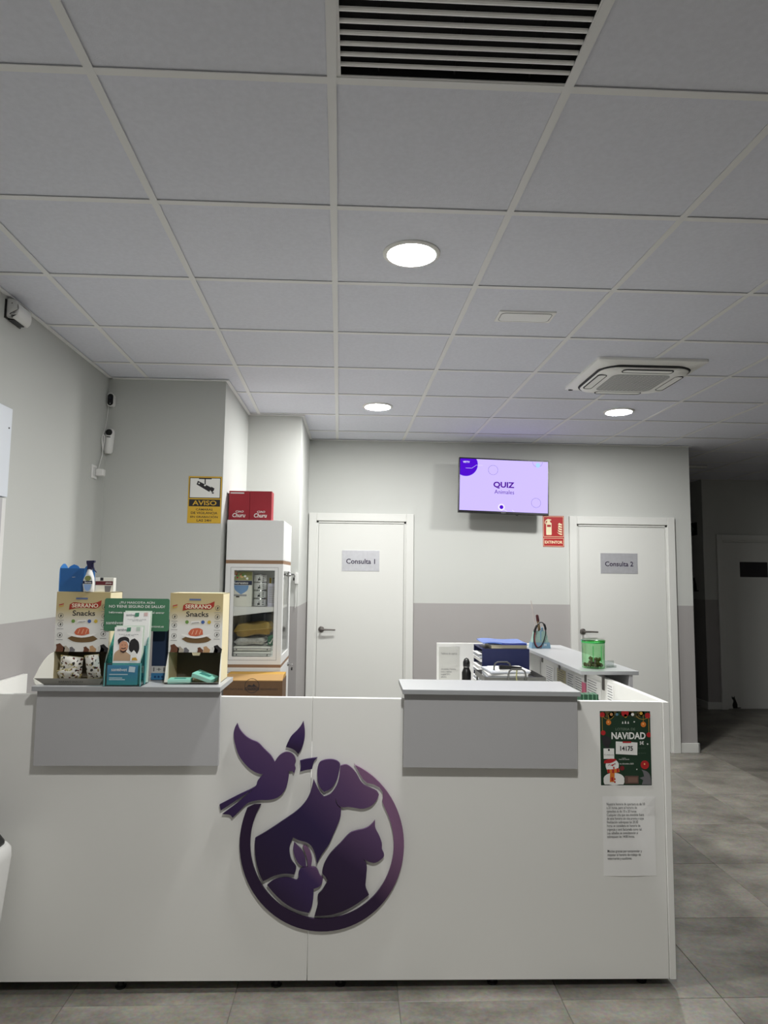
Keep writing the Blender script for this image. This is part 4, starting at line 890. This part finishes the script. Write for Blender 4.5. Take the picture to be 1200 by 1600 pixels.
# brown carton in front of the cabinet
t = thing('brown_carton', 'brown cardboard carton with yellow flap in front of the cabinet', 'carton', (-.607, 4.19, .62))
KRAFT = mat('kraft_card', (106, 80, 56), .85, var=.06, scale=30); KR2 = mat('kraft_flap', (186, 148, 94), .85)
obj('body', box(-.172, .178, 0, .225, 0, .292), KRAFT, t, bevel=.002)
fl = B(); v = [fl.verts.new(p) for p in ((-.172, -.001, .290), (.178, -.001, .290), (.176, .10, .312), (-.168, .10, .312), (-.172, -.001, .294), (.178, -.001, .294), (.176, .10, .316), (-.168, .10, .316))]
for f in ((0, 3, 2, 1), (4, 5, 6, 7), (0, 1, 5, 4), (1, 2, 6, 5), (2, 3, 7, 6), (3, 0, 4, 7)): fl.faces.new([v[i] for i in f])
obj('flap', fl, KR2, t); fl2 = B(); box(-.168, .176, .1, .222, .293, .315, fl2); obj('rear_flap', fl2, mat('yellow_flap', (196, 152, 66), .8), t)
obj('print', ringflat(-.002, .262, .040, .043, -.001), INK, t); print_(t, rect(-.044, .040, .236, .252), INK, -.0012); txt(t, 'PETFOOD', -.002, .244, w=.072, h=.010, y=-.0016, m=KRAFT, bold=.01); print_(t, curve([(-.034, .256), (-.02, .268), (0, .262), (.008, .274), (.02, .262), (.034, .256)], 3), INK, -.0012)
txt(t, 'EST. NATURAL', -.108, .242, w=.11, h=.010, y=-.001, m=INK); txt(t, 'RECOMMENDED', .10, .242, w=.10, h=.010, y=-.001, m=INK)
t2 = thing('carton_stand', 'white low trolley under the brown carton behind the counter', 'trolley', (-.607, 4.19, 0)); obj('top', box(-.19, .19, -.01, .23, .60, .619), CABW, t2)
for x in (-.17, .17):
    for y in (.01, .21): obj('leg', box(x-.012, x+.012, y-.012, y+.012, 0, .6), CABW, t2)
# small controller with cable by the recess corner
t = thing('wall_controller', 'small white wall controller with cable on the recess corner', 'controller', (XP2-.012, YP2, 1.475)); obj('body', box(-.012, .012, -.02, 0, 0, .085), PLW, t, bevel=.003); obj('grille', box(-.0125, -.0118, -.016, -.004, .02, .07), SLOT, t); obj('cable', tube([(0, -.008, 0), (-.002, -.007, -.06), (-.001, -.006, -.13), (-.006, -.006, -.18)], .0022, 6), PLW, t)
# ================================================================== BACK WALL
YT = 5.985; tvc = atY(787.3, 759.8, YT)
t = thing('television', 'wall-mounted television showing a lavender quiz title screen', 'television', (tvc.x, YT, tvc.z), rot=(-.05, .026, 0))
tw, th = .4035, .2475
obj('cabinet', box(-tw, tw, 0, .035, -th, th), mat('tv_black', (14, 13, 16), .35), t, bevel=.004); obj('rear_bulge', box(-.28, .28, .035, .06, -.2, .08), BLACK, t); obj('wall_mount', box(-.1, .1, .06, .075, -.1, .06), DARKM, t); obj('mount_arm', box(-.02, .02, .075, YB-YT-.012, -.05, -.01), DARKM, t); obj('wall_plate', box(-.07, .07, YB-YT-.014, YB-YT-.008, -.12, .06), DARKM, t)
SCR = emit('screen_lavender', (200, 184, 255), 1.15); y1 = -.0008
sw, s0, s1 = tw-.010, -th+.020, th-.012
scr = obj('screen', flat(rect(-sw, sw, s0, s1), y1), SCR, t)
VIO = emit('screen_violet', (86, 12, 220), .9); PUR = emit('screen_purple', (92, 18, 170), .8); PALE = emit('screen_white', (236, 230, 255), 1.1); LINE = emit('screen_line', (60, 50, 90), .6)
def clip_disc(cx, cz, r): return [(max(-sw, min(sw, a)), max(s0, min(s1, b))) for a, b in disc(cx, cz, r, 48)]
print_(t, clip_disc(-sw+.05, s1-.050, .108), VIO, y1-.0006); txt(t, 'VETTV', -sw+.055, s1-.030, w=.06, h=.017, y=y1-.0012, m=PALE, bold=.03)
ln([(-sw+.05, s1-.085), (-sw+.105, s1-.085), (-sw+.145, s1-.055), (-sw+.2, s1-.055)], PALE, .0012, y1-.0012, t)
for cx, cz, r in ((-.098, .142, .043), (.288, -.138, .042)): obj('print', ringflat(cx, cz, r-.001, r+.0008, y1-.0006, 40), LINE, t)
bm = B(); pa = [(.30+.044*math.cos(a), s1-.004-.044*abs(math.sin(a))) for a in [math.pi*k/20 for k in range(21)]]; ln(pa, LINE, .0009, y1-.0006, t)
print_(t, disc(.304, s1-.033, .020, 18, .022), emit('screen_sky', (176, 220, 255), 1.0), y1-.0008)
txt(t, 'QUIZ', .0, .008, w=.188, h=.062, y=y1-.0008, m=PUR, bold=.035); txt(t, 'Animales', .004, -.052, w=.176, h=.036, y=y1-.0008, m=PUR)
print_(t, disc(-.02, -.188, .030, 26), PALE, y1-.0006); print_(t, disc(-.02, -.188, .0175, 24), VIO, y1-.0012)
ln([(.0, -.205), (.03, s0+.002)], PALE, .0018, y1-.0006, t); ln([(.075, -.21), (.095, s0+.002)], PALE, .0018, y1-.0006, t); txt(t, 'SAMSUNG', 0, -th+.009, w=.042, h=.006, y=-.0006, m=C('silvertext', (190, 190, 196)))
tag(obj('tv_cable', tube([(1.40, 6.075, 2.17), (1.415, 6.06, 2.105), (1.43, 6.055, 2.094), (1.445, 6.06, 2.105), (1.455, 6.075, 2.17)], .004, 6), BLACK), 'black cable loop hanging just below the television', 'cable')
t = thing('extinguisher_sign', 'red and cream EXTINTOR fire extinguisher sign beside door', 'sign', (1.799, YB, 1.826)); w, h = .0975, .284
REDS = C('sign_red', (168, 30, 34), .45); CRS = C('sign_cream', (236, 226, 190), .5); y1 = -.0036
obj('plate', box(-w, w, -.003, 0, 0, h), REDS, t, bevel=.001)
def frame_(x0, x1, z0, z1, m_): 
    bm = B()
    for a in ((x0, x1, z0, z0+.003), (x0, x1, z1-.003, z1), (x0, x0+.003, z0, z1), (x1-.003, x1, z0, z1)): flat(rect(*a), y1, bm)
    q = obj('border', bm, m_, t); q['kind'] = 'stuff'
frame_(-w+.005, w-.005, .092, h-.006, CRS); frame_(-w+.005, w-.005, .006, .080, CRS)
txt(t, 'EXTINTOR', 0, .043, w=.162, h=.026, y=y1-.0003, m=CRS, bold=.02)
print_(t, rrect(-.068, -.018, .108, .222, .008), CRS, y1-.0002); print_(t, rect(-.060, -.024, .182, .202), REDS, y1-.0006)
print_(t, curve([(-.060, .222), (-.058, .240), (-.076, .232), (-.074, .242), (-.052, .256), (-.020, .250), (-.022, .242), (-.034, .240), (-.028, .222)], 2, corner=40), CRS, y1-.0003); ln([(-.072, .238), (-.078, .222), (-.074, .21)], CRS, .0035, y1-.0003, t)
for k in range(5):
    z = .108+.022*k; s = 1-.13*k
    print_(t, curve([(.078, z), (.052*s+.03*(1-s), z+.008), (.030+.006*k, z+.030-.001*k), (.050+.003*k, z+.018), (.078, z+.014)], 3), CRS, y1-.0004-.0001*k)
# ================================================================== BEHIND THE COUNTER (RIGHT)
for k, (xa, xb, ya, yb, m_, s) in enumerate(((853, 866, 1036, 1075, PAPER, 'printed white sheet farthest along the wing, taped on its inside'), (870.7, 884, 1042, 1085, mat('paper_yellow', (206, 198, 160), .8), 'yellowish patterned sheet taped inside the counter wing'), (886.7, 897, 1047, 1090, PAPER, 'narrow printed sheet next to the yellowish one inside the wing'), (898.5, 913, 1052, 1095, PAPER, 'white sheet with the pink note inside the counter wing'), (917, 939, 1056, 1105, PAPER, 'wide handwritten sheet near the bracket inside the counter wing'), (949, 958.5, 1064, 1112, PAPER, 'nearest narrow sheet taped inside the counter wing'))):
    p = atX(xa, ya, 1.2105); q = atX(xb, ya, 1.2105); y0, y1 = q.y, p.y; zt = min(1.044, p.z-.004); zb = max(.80, zt-.20)
    o = thing('taped_sheet', s, 'paper', (1.2105, (y0+y1)/2, zb), group='sheets taped inside the counter wing', rz=-math.pi/2)
    # local X runs from far to near along the wing
    w = (y1-y0)/2
    obj('sheet', box(-w, w, -.0016, -.0004, 0, zt-zb), m_, o)
    bm = B(); random.seed(k)
    for j in range(13):
        z = (zt-zb)-.014-.0125*j
        if z < .01: break
        flat(rect(-w*.85, w*(.3+.5*random.random()), z, z+.0035), -.0020, bm)
    q_ = obj('writing', bm, C('softink2', (120, 120, 124)), o); q_['kind'] = 'stuff'
p = atX(912.5, 1075, 1.2085); t = thing('sticky_note', 'pink sticky note stuck inside the counter wing', 'note', (1.2085, p.y, p.z-.03), rz=-math.pi/2); obj('note', box(-.032, .032, -.0014, -.0006, 0, .058), PNK, t); obj('fold', box(-.032, .032, -.004, -.0014, 0, .006), PNK, t)
t = thing('green_booklets', 'dark green striped booklet standing just inside the counter front', 'booklet', (.965, 2.86, .7605)); obj('cover', box(-.028, .045, 0, .05, 0, .300), C('bookgreen', (28, 78, 52)), t, bevel=.001)
for x in (-.018, .002, .02, .036): obj('stripe', box(x-.002, x+.002, -.0006, .051, .02, .3006), C('bookgreen2', (96, 140, 112)), t)
# jar of treats
jl = atZ(928, 1045, 1.118); JX, JY = 1.180, 3.405
t = thing('treat_jar', 'round green see-through jar half filled with brown pet treats', 'jar', (JX, JY, 1.1002))
GJ = clear('green_jar', (214, 249, 216), .06, .08); R = .0545
obj('wall', lathe([(R, .002), (R+.001, .12), (R+.0015, .128)], 40), GJ, t, smooth=True); obj('base', lathe([(0, .001), (R, .001), (R, .004), (0, .004)], 40), GJ, t)
obj('lid', lathe([(0, .138), (R+.001, .138), (R+.004, .136), (R+.004, .130), (R+.0005, .128)], 40), clear('green_lid', (196, 246, 200), .14, .08), t, smooth=True)
obj('rim', lathe([(R+.0005, .122), (R+.0030, .124), (R+.0030, .130), (R+.0005, .131)], 40), mat('green_rim', (70, 180, 96), .25), t, smooth=True)
for x in (-.018, .022): obj('mould_line', box(x-.0007, x+.0007, -R-.0006, -R+.006, .035, .11), mat('green_rim', (70, 180, 96)), t)
tm = bmesh.new(); bmesh.ops.create_icosphere(tm, subdivisions=1, radius=.0105)
for v in tm.verts: v.co *= .75+.5*random.random()
tme2 = bpy.data.meshes.new('treat'); tm.to_mesh(tme2); tm.free(); tme2.materials.append(mat('treat_brown', (92, 70, 34), .9, var=.25, scale=120))
random.seed(5); n = 0; placed = []
for lay in range(3):
    for k in range(400):
        a, r = random.random()*6.283, (random.random()**.5)*(R-.014)
        x, y, z = r*math.cos(a), r*math.sin(a), .0145+lay*.0135
        if lay == 2 and (x < -.01): continue
        if all((x-p[0])**2+(y-p[1])**2+(z-p[2])**2 > .0182**2 for p in placed):
            placed.append((x, y, z)); o = link('pet_treat', tme2, None, None, (JX+x, JY+y, 1.1002+z)); o.rotation_euler = (random.random()*3, random.random()*3, random.random()*3)
            tag(o, 'small brown crumbly treat inside the green jar', 'pet treat', 'treats in the green jar')
t = thing('card_holder', 'tiny clear acrylic card holder beside the green jar', 'holder', (1.275, 3.43, 1.1002)); obj('back', box(-.025, .025, .02, .022, 0, .03), clear('acrylic', (236, 240, 238), .1), t); obj('base', box(-.025, .025, -.012, .022, 0, .002), clear('acrylic', (236, 240, 238)), t); obj('lip', box(-.025, .025, -.012, -.010, 0, .012), clear('acrylic', (236, 240, 238)), t)
# pen holder
PX_, PY_ = 1.168, 4.36
t = thing('pen_holder', 'light blue angular pen holder on the far end of the ledge', 'pen holder', (PX_, PY_, 1.1002))
BL1 = C('holderblue', (122, 160, 184)); BL2 = mat('holder_stripe', (150, 180, 170), .6, var=.15, scale=200)
def frus(w0, w1, d0, d1, z0, z1):
    bm = B(); v = [bm.verts.new(p) for p in ((-w0, -d0, z0), (w0, -d0, z0), (w0, d0, z0), (-w0, d0, z0), (-w1, -d1, z1), (w1, -d1, z1), (w1, d1, z1), (-w1, d1, z1))]
    for f in ((0, 1, 5, 4), (1, 2, 6, 5), (2, 3, 7, 6), (3, 0, 4, 7), (0, 3, 2, 1)): bm.faces.new([v[i] for i in f])
    return bm
obj('cup', frus(.058, .036, .036, .022, 0, .105), BL2, t); obj('base_band', frus(.060, .056, .038, .035, 0, .036), BL1, t); obj('divider', box(-.003, .003, -.03, .03, .002, .11), BL1, t)
txt(t, 'H', .026, .022, w=.012, y=-.0386, m=WHT, bold=.02)
def pen(label, x, y, dx, dy, L, r, m_, cap=None):
    o = thing('pen', label, 'pen', (PX_+x, PY_+y, 1.105), group='pens in the holder'); d = Vector((dx, dy, 1)).normalized()
    obj('barrel', tube([(0, 0, 0), tuple(d*L*.8)], r, 8), m_, o, smooth=True); obj('cap', tube([tuple(d*L*.8), tuple(d*L*.97), tuple(d*L)], [r*1.15, r*1.1, r*.5], 8), cap or m_, o, smooth=True)
pen('long thin pale stick standing tallest in the pen holder', -.006, .0, -.16, 0, .295, .0028, C('palestick', (206, 196, 190)), C('palestick', (206, 196, 190)))
pen('thick brown marker with dark red cap in the pen holder', .012, -.006, -.14, 0, .205, .0085, C('markerbrown', (120, 100, 70)), C('markercap', (74, 28, 32)))
pen('blue striped pen standing at the right in the holder', .022, .0, -.05, 0, .125, .006, C('penblue', (120, 160, 200)), BL1)
lp = [(PX_-.012+.036*math.cos(a)+.010*math.sin(a), PY_-.047-.004*math.cos(a*.5), 1.185+.078*math.sin(a)) for a in [2*math.pi*k/30 for k in range(31)]]
t = thing('headset', 'black and red corded loop hung over the pen holder', 'headset', (PX_, PY_-.035, 1.1002)); off = lambda pts: [(a-PX_, b-PY_+.035, c-1.1002) for a, b, c in pts]
obj('cord', tube(off(lp[:-1]), .0032, 6, closed=True), BLACK, t); obj('red_cord', tube(off([(a*1+.006, b, c*1) for a, b, c in lp[12:26]]), .002, 6), C('cordred', (170, 60, 66)), t)
for q in (3, 12): obj('ear_pad', tube(off([lp[q-1], lp[q], lp[q+1], lp[q+2]]), .007, 8), BLACK, t, smooth=True)
# navy desk organiser with papers, folders on top
OX, OY = .862, 3.95
NV = mat('navy_board', (24, 32, 78), .5)
t = thing('desk_organizer', 'navy blue desk organizer with paper slots on its left side', 'organizer', (OX, OY, .7805)); ow, od, oh = .136, .28, .352
obj('front', box(-ow, ow, 0, .004, 0, oh), NV, t); obj('rear', box(-ow, ow, od-.004, od, 0, oh), NV, t); obj('top', box(-ow, ow, .004, od-.004, oh-.004, oh), NV, t); obj('side', box(ow-.004, ow, .004, od-.004, 0, oh-.004), NV, t)
for k in range(5): obj('shelf', box(-ow+.002, ow-.004, .004, od-.004, .0+.068*k, .003+.068*k), NV, t)
random.seed(2)
for k in range(5):
    for j in range(2):
        o = thing('paper_stack', 'paper bundle poking from the %s slot of the navy organizer%s' % (('lowest', 'second', 'third', 'fourth', 'top')[k], (', lower one', ', upper one')[j]), 'paper', (OX-ow-.012+.006*random.random(), OY+.02, .7805+.0035+.068*k+.022*j), rot=(0, .0, 0), group='papers in the organizer')
        obj('sheets', box(0, .20, 0, .225, 0, .010+.010*random.random()), (PAPER, mat('paper_cool', (196, 200, 208), .8))[(k+j) % 2], o); obj('cover_sheet', box(-.006, .18, .01, .21, .020, .0212), PAPER, o)
ot = .7805+oh
t = thing('book', 'cream book in a clear sleeve under the blue folder', 'book', (OX+.01, OY+.01, ot+.0004)); obj('pages', box(-.09, .115, .0, .2, .002, .020), mat('cream_pages', (206, 198, 170), .8), t); obj('cover', box(-.10, .118, -.003, .203, .020, .0225), mat('sleeve', (186, 188, 192), .3), t); obj('under_cover', box(-.126, .12, -.003, .21, .0, .002), mat('dark_sleeve', (76, 76, 82), .4), t)
t = thing('blue_folder', 'glossy blue plastic folder lying on top of the organizer stack', 'folder', (OX-.005, OY+.0, ot+.0232)); FB = mat('folder_blue', (92, 122, 200), .25)
bm = B(); rows = []
for i in range(9):
    x = -.125+.25*i/8; z = .012+.006*math.sin(i*.9)*(1-i/8)
    rows.append([bm.verts.new((x, y, z+(.004 if y > .1 else 0))) for y in (-.01, .1, .215)]+[bm.verts.new((x, y, z-.012*(.4+.6*i/8))) for y in (.215, .1, -.01)])
for a, b in zip(rows, rows[1:]):
    for k in range(6): bm.faces.new((a[k], a[(k+1) % 6], b[(k+1) % 6], b[k]))
bm.faces.new(rows[0]); bm.faces.new(rows[-1]); obj('cover', bm, FB, t, smooth=True); obj('spine', box(-.02, .12, -.0115, -.0095, .001, .010), mat('folder_dark', (40, 52, 130), .3), t)
# wire letter trays with papers
TX, TY, TZ = .835, 3.62, .7805
t = thing('letter_tray', 'metal wire letter tray with arched handles, full of papers', 'letter tray', (TX, TY, TZ)); WM = mat('grey_wire', (120, 120, 118), .35, metal=.7); BM_ = mat('black_mesh', (30, 30, 32), .5)
for y in (.0, .09):
    arc_ = [(-.05, y, .0), (-.05, y, .285), (-.044, y, .303), (-.03, y, .311), (.02, y, .311), (.034, y, .303), (.04, y, .285), (.04, y, 0)]
    obj('handle', tube([(a+(.012 if y < .05 else -.045), b-.03, c-(.026 if y < .05 else 0)) for a, b, c in arc_], .0048, 8), WM, t, smooth=True)
for z in (.14, .215):
    obj('tray_floor', box(-.16, .16, -.02, .27, z, z+.003), BM_, t)
    for q in ((-.16, .16, -.021, -.018), (-.16, .16, .268, .271), (-.161, -.158, -.02, .27), (.158, .161, -.02, .27)): obj('tray_rim', box(q[0], q[1], q[2], q[3], z, z+.028), WM, t)
for x in (-.15, .15):
    for y in (-.01, .26): obj('post', box(x-.004, x+.004, y-.004, y+.004, 0, .22), WM, t)
for k, (z, n_) in enumerate(((.144, 3), (.219, 4))):
    for j in range(n_):
        o = thing('paper_stack', 'loose papers lying in the %s letter tray, %s' % (('lower', 'upper')[k], ('bottom bundle', 'second bundle', 'third bundle', 'top bundle')[j]), 'paper', (TX-.035+.02*random.random(), TY+.115, .7805+z+.0135*j), rz=.12*(random.random()-.5), group='papers in the letter trays')
        obj('sheets', box(-.105, .105, -.11, .11, 0, .009), (PAPER, mat('paper_cool', (196, 200, 208)))[j % 2], o); obj('top_sheet', box(-.10+.01*j, .112, -.105, .112, .0095, .0108), PAPER, o)
t = thing('black_stapler', 'black stapler lying on the papers in the upper tray', 'stapler', (TX-.01, TY+.05, .7805+.22+.055)); obj('base', box(-.06, .06, -.012, .012, 0, .006), BLACK, t, bevel=.002); obj('arm', prism([(-.06, .007), (.06, .007), (.06, .012), (-.05, .022), (-.06, .02)], -.011, .011), BLACK, t)
tag(obj('key_lanyard', tube([(TX+.004, TY-.038, 1.062), (TX+.001, TY-.040, 1.03), (TX+.006, TY-.038, .99), (TX+.003, TY-.038, .95)], .004, 6), C('lanyard', (150, 150, 110))), 'pale green lanyard hanging from the wire tray handle', 'lanyard')
# black bottle and the taped paper on the rear panel
t = thing('water_bottle', 'black metal water bottle with loop cap on the desk', 'bottle', (.665, 4.13, .7805)); r = .0265
obj('bottle', lathe([(0, 0), (r, 0), (r+.001, .004), (r+.001, .195), (r-.004, .208), (r-.009, .220), (r-.009, .226)], 28), mat('bottle_black', (14, 14, 16), .3), t, smooth=True); obj('neck_ring', lathe([(r-.009, .226), (r-.007, .227), (r-.007, .230), (r-.009, .231)], 24), CHROME, t); obj('cap', lathe([(r-.008, .231), (r-.006, .234), (r-.006, .255), (r-.011, .268), (0, .270)], 24), BLACK, t, smooth=True); obj('cap_loop', tube([(-.014, 0, .258), (-.010, 0, .272), (0, 0, .278), (.010, 0, .272), (.014, 0, .258)], .004, 8), BLACK, t, smooth=True)
t = thing('taped_notice', 'crumpled printed sheet in a sleeve on the white rear panel', 'paper', (.612, 4.4985, .872)); obj('sheet', sheet(.135, .215, .004, .01), mat('paper_grey', (206, 206, 200), .6), t)
txt(t, 'Teléfonos de urgencia\n\n\n\n\n\ncita previa y horario\nlunes a viernes\nhospital 24 h\nsábados', -.055, .10, w=.105, h=.16, y=-.0056, m=C('softink2', (120, 120, 124)), align='LEFT')
# ================================================================== DARK HALLWAY
t = thing('exit_sign', 'dark unlit exit sign on the hallway side wall', 'sign', (4.25, 8.49, 2.10), rz=-math.pi/2); obj('plate', box(-.1, .1, -.006, 0, 0, .16), mat('exit_green', (16, 40, 34), .4), t, bevel=.001); print_(t, [(-.03, .03), (.03, .08), (-.03, .13), (-.01, .08)], C('exitmark', (120, 136, 130)), -.0068)
def kitty(label, loc, s, rz=0.):
    o = thing('cat_sticker', label, 'sticker', loc, rz=rz)
    body = curve([(-.035, 0), (-.045, .05), (-.03, .10), (-.035, .125), (-.052, .15), (-.05, .185), (-.04, .165), (-.018, .165), (-.008, .185), (-.004, .15), (.012, .11), (.03, .06), (.032, .0)], 3)
    q = obj('cat', prism([(a*s, b*s) for a, b in body], -.002, 0), BLACK, o); obj('tail', prism([(a*s, b*s) for a, b in [(.03, .0), (.075, .003), (.09, .012), (.075, .014), (.03, .014)]], -.002, 0), BLACK, o)
kitty('black cat silhouette sticker at the foot of the hallway door', (4.575, 8.2425, .012), .80)
kitty('black cat silhouette sticker on the dark hallway side wall', (4.25, 8.48, 1.40), 1.0, -math.pi/2)
